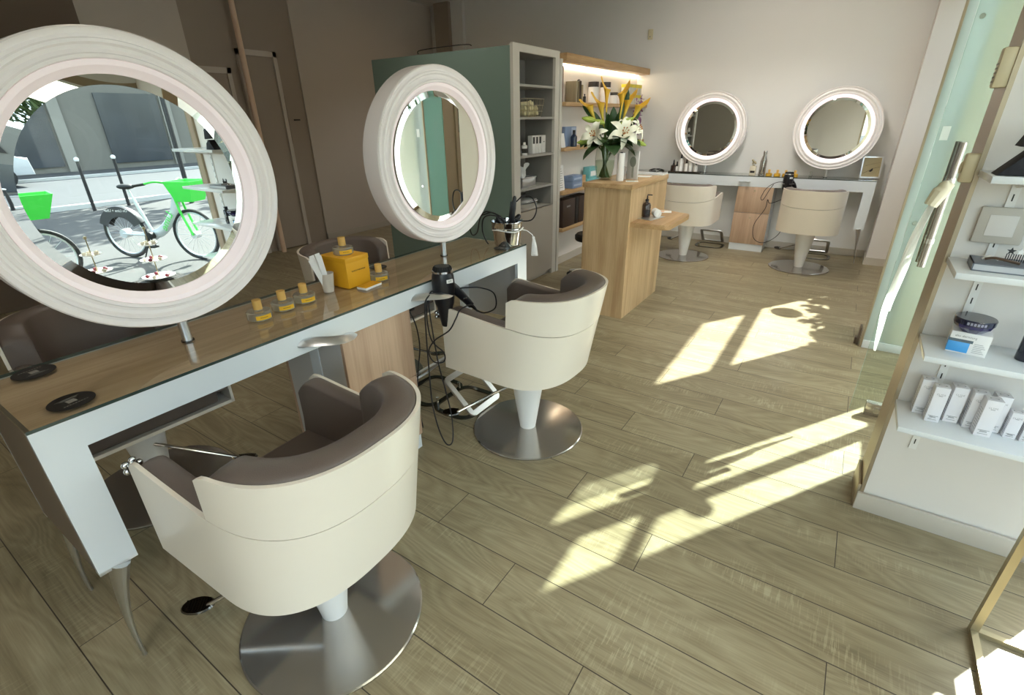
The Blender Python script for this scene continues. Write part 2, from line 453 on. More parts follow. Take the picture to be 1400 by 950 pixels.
# door-line glazing x = 0.33 beyond the entrance
g = MB(); g.box(0.350, 0.357, 4.26, 4.60, 0.05, 2.75)
w3 = g.build('window_3', M['aqua_film']); w3['kind'] = 'structure'
fr = MB(); fr.box(0.346, 0.38, 4.60, 4.62, 0, ZC); fr.box(0.346, 0.37, 4.27, 4.62, 0, 0.05)
fr.box(0.306, 0.320, 4.238, 4.256, 0, ZC)
fr.build('window_frame', M['tan'], w3)
# aqua pane closing the entrance side, y = 4.25
g = MB(); g.box(0.321, 0.97, 4.246, 4.256, 0.06, 2.9)
creamp = MB().box(0.462, 0.965, 4.262, 4.266, 0.06, 2.2)
w4 = g.build('window_4', M['aqua']); w4['kind'] = 'structure'
creamp.build('cream_film', glass('cream_film_glass', '#fdf3e4', 0.1, 0.3, frost=0.75), w4)
MB().box(0.321, 0.97, 4.236, 4.270, 0, 0.06, 0.002).build('window_sill', M['white'], w4)
st = MB().box(0.285, 0.30, 4.27, 4.36, 0, 0.14, 0.003); st.box(0.27, 0.285, 4.29, 4.34, 0.0, 0.05)
tag(st.build('door_stop', M['side_brown']), 'small brown door stop at the foot of the aqua glass', 'door stop')

# ------------------------------------------------------------------ outdoors
struct('ground', MB().box(-12, 60, -40, 60, -0.22, -0.12), mat('pavement', '#464544', 0.9, var=0.08, vscale=3))
struct('road', MB().box(11.2, 20.0, -40, 60, -0.118, -0.112), mat('asphalt', '#3f4145', 0.9, var=0.1, vscale=8))
struct('kerb', MB().box(11.0, 11.2, -40, 60, -0.118, -0.02), mat('kerb_stone', '#c4c2bd', 0.8))
struct('kerb', MB().box(20.0, 20.25, -40, 60, -0.118, -0.02), bpy.data.materials['kerb_stone'])
aw = MB().box(FX+0.1, FX+1.2, YF, 3.88, 2.86, 2.92); tag(aw.build('added_canopy', M['sun_shade']), 'added pale canopy keeping the sun off the display window', 'canopy')  # unseen canopy added to block sun and glow softly into the bay

# ------------------------------------------------------------------ camera
R = ((0.8331498, 0.55282864, -0.01555316), (-0.22174349, 0.35968118, 0.90634391), (0.50664705, -0.75167143, 0.42225445))
cam = bpy.data.cameras.new('camera'); co = bpy.data.objects.new('camera', cam); COL.objects.link(co)
m3 = Matrix(R).transposed()
co.matrix_world = Matrix.Translation((0, 0, 1.6)) @ m3.to_4x4()
cam.sensor_fit = 'HORIZONTAL'; cam.sensor_width = 36; cam.lens = 36*669.5/1400; cam.clip_start = 0.02; cam.clip_end = 300
SC.camera = co

# ------------------------------------------------------------------ light
w = bpy.data.worlds.new('sky'); SC.world = w; w.use_nodes = True
nt = w.node_tree; bg = nt.nodes['Background']
sk = nt.nodes.new('ShaderNodeTexSky'); sk.sky_type = 'NISHITA'; sk.sun_disc = False
EL = math.radians(40.0); AZ = math.atan2(0.54, 0.84)
sk.sun_elevation = EL; sk.sun_rotation = AZ; sk.air_density = 1.2; sk.dust_density = 1.5
hs = nt.nodes.new('ShaderNodeHueSaturation'); hs.inputs['Saturation'].default_value = 0.6; nt.links.new(sk.outputs[0], hs.inputs['Color']); nt.links.new(hs.outputs[0], bg.inputs['Color']); bg.inputs['Strength'].default_value = 0.36
sun = bpy.data.lights.new('sun', 'SUN'); sun.energy = 10; sun.angle = math.radians(0.6); sun.color = (1.0, 0.96, 0.91)
so = bpy.data.objects.new('sun', sun); COL.objects.link(so)
sd = Vector((0.54*math.cos(EL)/math.hypot(.54, .84), 0.84*math.cos(EL)/math.hypot(.54, .84), math.sin(EL)))
so.rotation_euler = sd.to_track_quat('Z', 'Y').to_euler(); so.location = (6, 9, 8)
SC.view_settings.view_transform = 'Standard'; SC.view_settings.look = 'None'
SC.view_settings.gamma = 1.0; SC.view_settings.use_curve_mapping = False
SC.view_settings.exposure = 1.53
SC.cycles.max_bounces = 10; SC.cycles.diffuse_bounces = 5; SC.cycles.glossy_bounces = 5; SC.cycles.transparent_max_bounces = 16
SC.cycles.use_denoising = True; SC.cycles.sample_clamp_indirect = 6.0
# ceiling downlights, unseen; count and aim chosen to brighten the room, last one added
dl0 = None
for i, (x, y) in enumerate([(-3.2, 1.2), (-3.2, 3.6), (-1.0, 3.4), (-0.9, 4.9), (-0.6, -0.8), (-5.0, 5.6), (-0.9, 6.1)]):
    lab = ['recessed ceiling spotlight over the rear styling chairs', 'recessed ceiling spotlight near the green cabinet', 'recessed ceiling spotlight over the open floor',
           'recessed ceiling spotlight before the far vanity', 'recessed ceiling spotlight behind the display shelves', 'recessed ceiling spotlight in the far left corner', 'added ceiling spotlight closest to the far mirrors'][i]
    if dl0 is None:
        dl0 = thing('ceiling_light', lab, 'ceiling light', (x, y, ZC), group='ceiling spotlights')
        MB().lathe([(0.06, -0.002), (0.075, -0.012), (0.075, 0), (0.06, 0)], 24, closed=True).build('light_ring', M['white_plastic'], dl0)
        MB().cyl((0, 0, -0.004), (0, 0, -0.001), 0.058, n=24).build('lamp', mat('lamp_glow', '#ffe9c8', 0.5, emit=25, ecol='#ffe2b8'), dl0)
    else: dup(dl0, lab, (x, y, ZC))
    l = bpy.data.lights.new('spot', 'SPOT'); l.energy = (22, 18, 45, 28, 25, 30, 55)[i]; l.spot_size = math.radians(110); l.spot_blend = 0.8; l.color = (1, 0.98, 0.93); l.shadow_soft_size = 0.30
    lo = bpy.data.objects.new('spot', l); COL.objects.link(lo); lo.location = (x, y, ZC-0.02)
    if i == 2: lo.rotation_euler = (Vector((x, y, ZC))-Vector((-0.8, 6.4, 0.6))).to_track_quat('Z', 'Y').to_euler(); l.energy = 52   # swivelled towards the far chairs
    if i == 3: lo.rotation_euler = (Vector((x, y, ZC))-Vector((x-0.2+0.5*(i == 6), YB, 1.3))).to_track_quat('Z', 'Y').to_euler()   # swivelled towards the back wall
# ------------------------------------------------------------------ styling chair
def chair_curve(t, z, r=0.0):
    """t in [-1,1] runs from the front of one arm round the back to the other; local front = +Y"""
    a = abs(t); s = 1 if t > 0 else -1
    W, F, B = 0.305-r, 0.31, 0.265-r
    k = 0.38
    if a > 1-k:                     # straight arm
        u = (a-(1-k))/k
        x, y = W, -0.03 + u*(F+0.03)
        nx, ny = 1, 0
    else:
        th = (a/(1-k))*PI/2          # 0 at the back, PI/2 at the side
        n = 0.80
        x = W*math.sin(th)**n; y = -0.03 - B*math.cos(th)**n
    lean = 0.20*max(0.0, z-0.42)*(max(0, math.cos(min(a/(1-k), 1)*PI/2)))**0.6
    return s*x, y-lean
def split_z(t):                     # line between shell and backrest pad / arm top
    a = abs(t)
    if a > 0.56: return 0.735 + 0.032*((a-0.56)/0.44)**1.3
    return 0.700 + 0.035*(a/0.56)**2
def build_chair():
    t0 = thing('styling_chair', 'x', 'chair', group=None)
    W = M['white_shell']; Lt = M['leather']
    nt_ = 72
    ts = [-1+2*i/nt_ for i in range(nt_+1)]
    # outer white shell
    mb = MB()
    def wall(mb, ts, zf0, zf1, r0, r1, rows=10, ends=True):
        o = []; i_ = []
        for k in range(rows+1):
            f = k/rows
            o.append([(*chair_curve(t, zf0(t)*(1-f)+zf1(t)*f, r0), zf0(t)*(1-f)+zf1(t)*f) for t in ts])
            i_.append([(*chair_curve(t, zf0(t)*(1-f)+zf1(t)*f, r1), zf0(t)*(1-f)+zf1(t)*f) for t in ts])
        ring = []
        for j in range(len(ts)):
            ring.append([o[k][j] for k in range(rows+1)] + [i_[k][j] for k in range(rows, -1, -1)])
        vs, fs = mb.grid(ring, closed_u=True)
        if ends:
            m = len(ring[0])
            for base in (0, (len(ring)-1)*m):
                for k in range(rows):
                    q = [vs[base+k], vs[base+k+1], vs[base+m-2-k], vs[base+m-1-k]]
                    try: mb.bm.faces.new(q)
                    except ValueError: pass
    def arm_top(t):                 # front tip gently rounded
        a = abs(t); z = split_z(t)
        if a > 0.95: z -= 0.03*((a-0.95)/0.05)**2
        return z
    wall(mb, ts, lambda t: 0.43, arm_top, 0.0, 0.012)
    # closed underside
    rim = [(*chair_curve(t, 0.43, 0.004), 0.43) for t in ts]
    rim2 = [(p[0], p[1], 0.445) for p in rim]
    n = len(rim)
    mb.mesh(rim+rim2, [tuple(range(n)), tuple(range(n, 2*n))] + [(i, (i+1) % n, n+(i+1) % n, n+i) for i in range(n)])
    mb.build('shell', W, t0, angle=40)
    # white outer back panel above the split
    T = 0.585
    tp = [-T+2*T*i/56 for i in range(57)]
    def top(t):
        a = abs(t)/T; z = 0.888 - 0.008*a
        if a > 0.93: z -= 0.018*((a-0.93)/0.07)**2
        return z
    mb = MB(); wall(mb, tp, lambda t: split_z(t)+0.004, top, -0.001, 0.010, 8)
    mb.build('back_panel', W, t0, angle=40)
    # backrest pad
    def pad(mb, ts, z0, z1, r0, r1, round_=0.028):
        sec_n = 6
        rings = []
        for j, t in enumerate(ts):
            zt = z1(t); zb = z0(t); e = 1.0
            w = r1-r0
            pts = []
            pts.append((r0, zb)); pts.append((r0, zb*0.5+zt*0.5)); pts.append((r0, zt-0.002))
            for k in range(sec_n+1):
                a = PI*k/sec_n
                pts.append((r0+w/2-math.cos(a)*w/2, zt+math.sin(a)*round_*0.55))
            pts.append((r1, zb*0.5+zt*0.5)); pts.append((r1+0.008, zb))
            rings.append([(*chair_curve(t, z, r), z) for r, z in pts])
        vs, fs = mb.grid(rings, closed_u=True)
        m = len(rings[0])
        mb.bm.faces.new(vs[:m]); mb.bm.faces.new(vs[-m:])
    def padtop(t):
        a = abs(t)/0.585; z = 0.885-0.006*a
        if a > 0.82: z -= 0.05*((a-0.82)/0.18)**2
        return z
    mb = MB(); pad(mb, [-0.585+1.17*i/52 for i in range(53)], lambda t: 0.50, padtop, 0.011, 0.100)
    mb.build('backrest_cushion', Lt, t0, angle=60)
    for s in (-1, 1):
        def at(t):
            a = abs(t); z = split_z(t)-0.004
            if a > 0.90: z -= 0.055*((a-0.90)/0.09)**2
            return z
        mb = MB(); pad(mb, [s*(0.52+0.47*i/24) for i in range(25)], lambda t: 0.50, at, 0.011, 0.072)
        mb.build('arm_cushion', Lt, t0, angle=60)
    # seat
    poly = []
    for i in range(41):
        t = -1+2*i/40; x, y = chair_curve(t, 0.5, 0.062); poly.append((x, min(y, 0.30)))
    mb = MB().prism(poly, 0.446, 0.555, 0.02, seg=4); mb.build('seat_cushion', Lt, t0, angle=50)
    # conical column and disc base
    MB().lathe([(0.0, 0.016), (0.044, 0.016), (0.046, 0.03), (0.105, 0.43), (0.0, 0.43)], 40).build('column', M['white_plastic'], t0)
    b = MB().lathe([(0, 0), (0.303, 0.0), (0.309, 0.003), (0.309, 0.008), (0.304, 0.0115), (0.2, 0.0135), (0.05, 0.016), (0, 0.016)], 72)
    b.build('base', M['steel'], t0, angle=20)
    # pump lever
    lv = MB().tube([(0.05, 0.02, 0.30), (-0.10, 0.16, 0.22), (-0.26, 0.30, 0.13)], 0.008, 10)
    lv = lv.build('pump_lever', M['chrome'], t0)
    pd = MB(); Mx = Matrix.Translation((-0.275, 0.325, 0.125)) @ Matrix.Rotation(math.radians(42), 4, 'Z') @ Matrix.Rotation(math.radians(-8), 4, 'Y')
    pd.lathe([(0, 0), (0.036, 0), (0.04, 0.006), (0.036, 0.012), (0, 0.012)], 24, Mx @ Matrix.Diagonal((0.8, 1.35, 1, 1)))
    for k in range(-4, 5): pd.box(-0.02, 0.02, k*0.009-0.002, k*0.009+0.002, 0.012, 0.0145, M=Mx)
    pd.build('pedal', M['steel_dark'], lv)
    # swivel knob on the left arm tip
    kb = MB().cyl((-0.285, 0.30, 0.715), (-0.285, 0.345, 0.712), 0.008, n=12)
    kb.cyl((-0.285, 0.343, 0.712), (-0.285, 0.352, 0.712), 0.017, n=16)
    for a in range(5):
        an = a*2*PI/5
        kb.sphere((-0.285+0.018*math.cos(an), 0.352, 0.712+0.018*math.sin(an)), 0.011, 10)
    kb.build('knob', M['chrome'], t0)
    return t0
ch = build_chair()
ch['label'] = 'nearest cream tub styling chair with taupe cushions on round steel base'
ch['group'] = 'cream tub styling chairs'
ch.location = (-1.21, 0.63, 0); ch.rotation_euler = (0, 0, math.radians(92))
dup(ch, 'cream tub styling chair behind the hanging black hair dryer and cords', (-1.245, 1.995, 0), math.radians(88))
dup(ch, 'cream tub styling chair at far vanity, partly behind the oak reception desk', (-1.60, 6.27, 0), math.radians(0))
dup(ch, 'cream tub styling chair at far vanity below the rightmost round mirror', (-0.32, 6.39, 0.0), math.radians(0))
dup(ch, 'styling chair on the far side of the table behind the largest mirror', (-2.50, 0.62, 0), math.radians(-92))
dup(ch, 'styling chair on the far side of the table behind the yellow box', (-2.47, 1.99, 0), math.radians(-90))

# ------------------------------------------------------------------ styling table
TX0, TX1, TY0, TY1, TZ = -2.094, -1.612, 0.173, 2.570, 0.90
tb = thing('styling_table', 'long double-sided styling table with taupe oak top under glass and white apron', 'table', (0, 0, 0))
MB().box(TX0+0.012, TX1-0.012, TY0+0.012, TY1-0.012, 0.875, 0.888).build('tabletop', M['tabletop'], tb)
MB().box(TX0, TX1, TY0, TY1, 0.8885, 0.8975).build('glass_top', M['glass_top'], tb)
ge = MB()
ge.box(TX1-0.0005, TX1+0.0008, TY0, TY1, 0.8885, 0.8975); ge.box(TX0-0.0008, TX0+0.0005, TY0, TY1, 0.8885, 0.8975)
ge.build('glass_edge', M['glass_edge'], tb)
ap = MB(); ap.box(TX1-0.02, TX1, TY0, TY1, 0.797, 0.8875); ap.build('apron', M['white'], tb)
ap = MB(); ap.box(TX0, TX0+0.02, TY0, TY1, 0.797, 0.8875); ap.build('apron', M['white'], tb)
MB().box(TX0+0.02, TX1-0.02, TY0+0.02, TY1-0.02, 0.80, 0.872).build('frame', M['side_brown'], tb)
for (x0, x1) in ((TX1-0.02, TX1), (TX0, TX0+0.02)):
    for (y0, y1) in ((TY0, TY0+0.10), (TY1-0.10, TY1)):
        MB().box(x0, x1, y0, y1, 0.39, 0.797).build('leg', M['white'], tb)
MB().box(TX0+0.02, TX1-0.02, TY0, TY0+0.02, 0.39, 0.887).build('end_panel', M['side_brown'], tb)
MB().box(TX0+0.02, TX1-0.02, TY1-0.02, TY1, 0.39, 0.887).build('end_panel', M['grey_panel'], tb)
def sabre_foot(cx, cy, sx, sy, tipx, tipy):
    mb = MB()
    # plate under the leg block then a curved tapering blade
    mb.box(min(cx, cx-sx*0.03), max(cx, cx-sx*0.03), min(cy, cy+sy*0.10), max(cy, cy+sy*0.10), 0.380, 0.39)
    pts = []; rs = []
    for k in range(15):
        f = k/14
        z = 0.383*(1-f)
        x = (cx-sx*0.022)*(1-f**1.0)+tipx*f; y = (cy+sy*0.055)*(1-f)**2 + (cy+sy*0.004)*2*f*(1-f) + tipy*f*f
        pts.append((x, y, z)); rs.append(0.036*(1-f)**2.2+0.0105)
    mb.tube(pts, rs, 14, flat=(0.62, 1.0)); return mb
for (cx, sx) in ((TX1, 1), (TX0, -1)):
    for (cy, sy) in ((TY0, 1), (TY1, -1)):
        sabre_foot(cx, cy, sx, sy, cx-sx*0.015, cy+sy*0.012).build('metal_foot', M['alu'], tb)
# drawer unit under the middle
def drawer_unit(parent, xf, xb, y0, y1):
    s = 1 if xf > xb else -1
    bx = lambda a, b: (min(a, b), max(a, b))
    x0, x1 = bx(xf-s*0.02, xb)
    MB().box(x0, x1, y0, y1, 0.09, 0.797).build('carcass', M['grey_panel'], parent)
    x0, x1 = bx(xf, xf-s*0.018)
    MB().box(x0, x1, y0, y1, 0.09, 0.44, 0.001).build('drawer', M['birch'], parent)
    MB().box(x0, x1, y0, y1, 0.443, 0.795, 0.001).build('drawer', M['birch'], parent)
    x0, x1 = bx(xf-s*0.012, xb)
    MB().box(x0, x1, y0+0.003, y1-0.003, 0.0, 0.09).build('plinth', M['white'], parent)
du = thing('drawer_cabinet', 'pale oak drawer cabinet on white plinth under the styling table, facing the window', 'cabinet', (0, 0, 0))
drawer_unit(du, -1.622, -1.80, 1.145, 1.54)
du2 = thing('drawer_cabinet', 'drawer cabinet under the styling table facing the back of the salon', 'cabinet', (0, 0, 0))
drawer_unit(du2, -2.085, -1.87, 1.145, 1.54)
sp = MB().box(-1.868, -1.802, 1.142, 1.543, 0.0, 0.796); tag(sp.build('spacer_panel', M['white']), 'white upright panel between the two drawer cabinets under the table', 'panel')
# holders for dryers
def holder(mb):
    # leaf-shaped chrome arc standing out of the apron, open hook at the tip
    rows = []
    for k in range(25):
        f = k/24; a = math.radians(200)*f
        pass
def dryer_holder(y, parent):
    mb = MB()
    # outer sweep: from apron (y-0.12) out and round to a hook
    outer = spline([(TX1-0.002, y-0.12, 0.834), (TX1+0.05, y-0.085, 0.834), (TX1+0.115, y-0.015, 0.832), (TX1+0.118, y+0.045, 0.828), (TX1+0.085, y+0.095, 0.826), (TX1+0.050, y+0.098, 0.828)], 6)
    inner = spline([(TX1-0.002, y-0.06, 0.840), (TX1+0.028, y-0.035, 0.840), (TX1+0.052, y-0.005, 0.836), (TX1+0.062, y+0.030, 0.834), (TX1+0.052, y+0.056, 0.832), (TX1+0.038, y+0.066, 0.830)], 6)
    n = len(outer); rows = []
    for i in range(n):
        o = outer[i]; q = inner[i]; f = i/(n-1); c = 0.026*math.sin(PI*min(1, 0.25+0.75*f))*(1-0.35*f)
        m_ = o*0.45+q*0.55
        rows.append([tuple(q), tuple(q*0.75+o*0.25+Vector((0, 0, c*0.85))), tuple(m_+Vector((0, 0, c))), tuple(q*0.22+o*0.78+Vector((0, 0, c*0.7))), tuple(o), tuple(m_+Vector((0, 0, c-0.006)))])
    vs, fs = mb.grid(rows, closed_u=True)
    mb.bm.faces.new(vs[:6]); mb.bm.faces.new(vs[-6:])
    mb.tube([(TX1, y-0.115, 0.832), (TX1+0.035, y-0.05, 0.826), (TX1+0.080, y+0.030, 0.822)], [0.004, 0.006, 0.006], 8)
    mb.build('dryer_holder', M['alu'], parent, angle=60)
dryer_holder(1.06, tb); dryer_holder(1.665, tb)

# ------------------------------------------------------------------ round mirrors
def build_mirror(name, label, loc, rz, zc, lit, plate=True, zt=0.9):
    """local: mirror faces +X"""
    t = thing(name, label, 'mirror', loc, rz, 'round lighted mirrors')
    RY = Matrix.Translation((0, 0, zc)) @ Matrix.Rotation(PI/2, 4, 'Y')   # lathe z -> +x
    h = 0.06
    # stepped ring
    prof = [(0.328, h-0.030), (0.336, h-0.022), (0.342, h-0.010)]
    fr = [(0.352, h-0.012), (0.356, h-0.002), (0.364, h), (0.368, h-0.011), (0.377, h-0.018), (0.387, h-0.013), (0.392, h-0.001), (0.400, h-0.001), (0.404, h-0.013), (0.412, h-0.018), (0.421, h-0.012), (0.427, h-0.003), (0.431, h-0.010), (0.431, -h+0.012), (0.425, -h), (0.33, -h), (0.33, -h+0.015), (0.352, -h+0.02)]
    MB().lathe(fr, 96, RY, closed=True).build('frame', M['mir_frame'], t, angle=28)
    lr = [(0.318, h-0.036), (0.330, h-0.024), (0.338, h-0.012), (0.345, h-0.010), (0.3525, h-0.009), (0.3525, h-0.03), (0.32, h-0.04)]
    MB().lathe(lr, 96, RY, closed=True).build('light_ring', lit, t, angle=28)
    # bevelled mirror glass
    gl = [(0, h-0.034), (0.290, h-0.034), (0.3185, h-0.0385)]
    MB().lathe(gl, 96, RY).build('mirror_glass', M['mirror'], t, angle=1, fix=False)
    bk = [(0, -h+0.02), (0.34, -h+0.02), (0.34, h-0.042), (0, h-0.042)]
    MB().lathe(bk, 64, RY).build('back_plate', M['mir_side'], t)
    MB().cyl((0, 0, zt+0.0005), (0, 0, zc-0.40), 0.016, n=20).build('pole', M['alu'], t)
    MB().cyl((0, 0, zt+0.0005), (0, 0, zt+0.005), 0.021, n=24).build('collar', M['steel_dark'], t)
    return t
m1 = build_mirror('vanity_mirror', 'largest round lighted mirror, nearest on the styling table, reflecting the green bicycle', (-1.864, 0.687, 0), 0.0, 1.418, M['mir_light'], zt=0.8975)
m2 = build_mirror('vanity_mirror', 'round lighted mirror at the far end of the styling table, reflecting aqua glass', (-1.863, 2.083, 0), math.radians(-3.0), 1.418, M['mir_light'], zt=0.8975)
for c_ in m2.children:
    if c_.name.startswith('mirror_glass'): c_.rotation_euler.z = math.radians(2.7)   # the glass sits a touch askew in its frame
m3_ = build_mirror('vanity_mirror', 'round lighted mirror on the far vanity, left one near the desk flowers', (-1.672, 7.10, 0), -PI/2, 1.447, M['mir_light2'], zt=0.92)
m4_ = build_mirror('vanity_mirror', 'round lighted mirror on the far vanity, rightmost in the photo', (-0.296, 7.10, 0), -PI/2, 1.444, M['mir_light2'], zt=0.92)
# ------------------------------------------------------------------ things on the styling table
TZ = 0.8985
def build_perfume(parent):
    MB().lathe([(0, 0), (0.033, 0), (0.036, 0.003), (0.036, 0.024), (0.033, 0.027), (0.012, 0.028), (0.010, 0.031), (0, 0.031)], 40).build('flask', M['flask_glass'], parent, angle=25)
    MB().lathe([(0, 0.003), (0.031, 0.003), (0.031, 0.008), (0, 0.008)], 32).build('perfume', PERF, parent)
    MB().cyl((0, 0, 0.031), (0, 0, 0.060), 0.0128, n=24).build('cap', M['gold_cap'], parent)
    rows = []
    for k in range(9):
        a = math.radians(-38+76*k/8); rows.append([(0.0366*math.cos(a), 0.0366*math.sin(a), z) for z in (0.006, 0.019)])
    mb = MB(); mb.grid(rows); lb = mb.build('label', M['yellow_label'], parent, angle=180)
    mb = MB()
    for k in range(6):
        a0 = math.radians(-18+k*6); a1 = a0+math.radians(3.8)
        mb.mesh([(0.0369*math.cos(a0), 0.0369*math.sin(a0), 0.0115), (0.0369*math.cos(a1), 0.0369*math.sin(a1), 0.0115), (0.0369*math.cos(a1), 0.0369*math.sin(a1), 0.0135), (0.0369*math.cos(a0), 0.0369*math.sin(a0), 0.0135)], [(0, 1, 2, 3)])
    mb.build('lettering', M['ink'], lb, angle=180)
PERF = glass('perfume_liquid', '#e6e2cf', 0.05, 0.6)
pf = thing('perfume_bottle', 'clear round perfume bottle with wooden cap, nearest of the row of three', 'perfume bottle', (-1.845, 0.952, TZ), math.radians(-8), 'round perfume bottles on the styling table')
build_perfume(pf); pf.scale = (1.3, 1.3, 1.3)
dup(pf, 'clear round perfume bottle with wooden cap, middle of the row of three', (-1.866, 1.070, TZ), math.radians(-14))
dup(pf, 'clear round perfume bottle with wooden cap, last of the row beside the cup', (-1.872, 1.176, TZ), math.radians(-12))
dup(pf, 'round clear perfume bottle standing on top of the yellow box', (-1.925, 1.452, 1.0392), math.radians(-20))
dup(pf, 'round clear perfume bottle half hidden behind the yellow box', (-1.83, 1.565, TZ), math.radians(-25))
yb = thing('gift_box', 'square golden yellow box standing on the styling table', 'box', (-1.925, 1.452, TZ), math.radians(2))
MB().box(-0.085, 0.085, -0.068, 0.068, 0, 0.14, 0.0015).build('box_body', M['yellow'], yb)
MB().box(-0.0865, 0.0865, -0.0695, 0.0695, 0.118, 0.1402, 0.001).build('lid', M['yellow'], yb)
text_mesh('lettering', 'VILHELM PARFUMERIE', 0.0085, M['ink'], yb, Matrix.Translation((0.0868, 0, 0.076)) @ Euler((PI/2, 0, PI/2)).to_matrix().to_4x4())
bk = thing('booklet', 'yellow covered booklet lying in front of the yellow box', 'booklet', (-1.785, 1.462, TZ), math.radians(6))
MB().box(-0.028, 0.028, -0.052, 0.052, 0, 0.010).build('pages', M['paper'], bk)
MB().box(-0.0285, 0.0285, -0.0525, 0.0525, 0.0102, 0.0115).build('cover', M['yellow'], bk)
cp = thing('paper_strip_cup', 'small satin beaker holding white scent strips by the yellow box', 'cup', (-1.895, 1.318, TZ)); cp.scale = (1.38, 1.38, 1.38)
MB().lathe([(0, 0), (0.017, 0), (0.0235, 0.062), (0.0225, 0.062), (0.016, 0.003), (0, 0.003)], 28).build('beaker', M['cup'], cp)
for k, (a, b_, tw) in enumerate([(-0.42, 0.10, 0.2), (-0.34, 0.02, 0.3), (-0.28, -0.08, 0.15), (-0.22, 0.12, 0.25), (-0.16, -0.05, 0.3)]):
    Mx = Matrix.Translation((0.0, -0.004+0.002*k, 0.006)) @ Matrix.Rotation(-a, 4, 'X') @ Matrix.Rotation(b_, 4, 'Y') @ Matrix.Rotation(tw+0.9, 4, 'Z')
    st = MB().box(-0.008, 0.008, -0.0004, 0.0004, 0, 0.125, M=Mx).build('scent_strip', M['paper'], cp)
# round stickers under the glass
def sticker(label, x, y, rz, r=0.055):
    t = thing('round_sticker', label, 'sticker', (x, y, TZ), rz, 'round black table stickers')
    MB().lathe([(0, 0), (r, 0), (r, 0.0008), (0, 0.0008)], 48).build('disc', M['sticker'], t)
    mb = MB()
    mb.box(-0.011, 0.011, -0.011, 0.011, 0.0009, 0.0011)
    mb.build('panel', M['sticker_txt'], t)
    mb = MB()
    for k in range(9):
        mb.box(-0.030+k*0.007, -0.030+k*0.007+0.0042, -0.026, -0.0225, 0.0009, 0.0011)
    for r0, n_, w_ in ((0.030, 22, 0.6), (0.022, 15, 0.6)):
        mb.box(-r0, r0, r0*0.72+0.001, r0*0.72+0.0025, 0.0009, 0.0011)
    mb.build('lettering', M['sticker_txt'], t)
    return t
sticker('round black sticker at the near corner, closest to the table front edge', -1.703, 0.297, math.radians(100))
sticker('round black sticker at the near end by the rear table edge', -2.028, 0.300, math.radians(-80))
sticker('round black sticker on the table right behind the yellow box', -2.010, 1.720, math.radians(-80), 0.045)
sticker('round black sticker at the far table end in front of the metal bucket', -1.675, 2.395, math.radians(100), 0.05)

# ice bucket with irons
bx, by = -1.70, 2.49
bu = thing('metal_bucket', 'shiny metal bucket holding hair irons at the far end of the styling table', 'bucket', (bx, by, TZ))
MB().lathe([(0, 0), (0.072, 0), (0.077, 0.004), (0.096, 0.140), (0.100, 0.143), (0.100, 0.147), (0.093, 0.146), (0.073, 0.006), (0, 0.006)], 40).build('pail', M['chrome'], bu)
MB().lathe([(0.0915, 0.100), (0.0955, 0.103), (0.0955, 0.108), (0.0925, 0.111)], 40).build('band', M['chrome'], bu)
cord = spline([(0.098*math.cos(a), 0.098*math.sin(a), 0.098+0.006*math.sin(3*a)) for a in [k*PI/6 for k in range(-4, 3)]], 4)
MB().tube([(p.x*1.0, p.y*1.0, p.z) for p in cord], 0.003, 6).build('ribbon', M['paper'], bu)
tz_ = thing('white_tassel', 'white tassel tied to the bucket and hanging over the table end', 'tassel', (0, 0, 0))
MB().tube([(-1.610, 2.50, 1.0), (-1.590, 2.545, 0.985), (-1.578, 2.585, 0.955), (-1.572, 2.590, 0.93)], 0.003, 6).build('cord', M['paper'], tz_)
mb = MB()
for k in range(14):
    a = k*2*PI/14; mb.tube([(-1.570+0.004*math.cos(a), 2.590+0.004*math.sin(a), 0.932), (-1.568+0.012*math.cos(a), 2.592+0.012*math.sin(a), 0.89), (-1.566+0.019*math.cos(a), 2.594+0.019*math.sin(a), 0.825)], [0.003, 0.0035, 0.0025], 5)
mb.sphere((-1.571, 2.590, 0.935), 0.009, 10)
mb.build('fringe', M['paper'], tz_)
def iron(label, p0, d, L=0.30, r=0.016, rz=0):
    t = thing('hair_iron', label, 'hair iron', p0, 0, 'hair irons in the bucket')
    d = Vector(d).normalized()
    q = d.to_track_quat('Z', 'Y'); t.rotation_euler = q.to_euler()
    MB().lathe([(0, 0), (0.010, 0), (0.012, 0.01), (0.012, L*0.45), (r, L*0.5), (r*1.1, L*0.75), (r*0.8, L-0.01), (r*0.4, L), (0, L)], 16).build('handle', M['black'], t)
    MB().box(-0.006, 0.006, r*0.9, r*0.9+0.010, L*0.5, L*0.88, 0.003).build('lever', M['black'], t)
    return t
iron('slim black hair iron standing upright in the metal bucket', (bx+0.03, by-0.02, TZ+0.012), (0.12, 0.05, 1), 0.285, 0.014)
iron('black hair iron leaning to the right in the metal bucket', (bx-0.055, by-0.02, TZ+0.02), (0.55, 0.35, 0.75), 0.21, 0.018)
iron('black hair iron leaning left among the cords in the metal bucket', (bx+0.05, by+0.02, TZ+0.02), (-0.50, -0.32, 0.8), 0.19, 0.018)
def cable(name, label, pts, r=0.0035, n=6, group=None, m=None):
    o = MB().tube(spline(pts, n), r, 8).build(name, m or M['black'], angle=180)
    return tag(o, label, 'cable', group)
cable('power_cord', 'black cord looping out of the bucket over the rear of the table', [(bx-0.02, by-0.03, 1.07), (bx-0.07, by-0.06, 1.095), (bx-0.14, by-0.06, 1.075), (bx-0.20, by-0.08, 1.07), (bx-0.235, by-0.07, 1.02), (bx-0.235, by-0.05, 0.945), (bx-0.20, by-0.04, 0.96), (bx-0.165, by-0.05, 1.05), (bx-0.10, by-0.07, 1.10), (bx-0.02, by-0.04, 1.075)], 0.004)
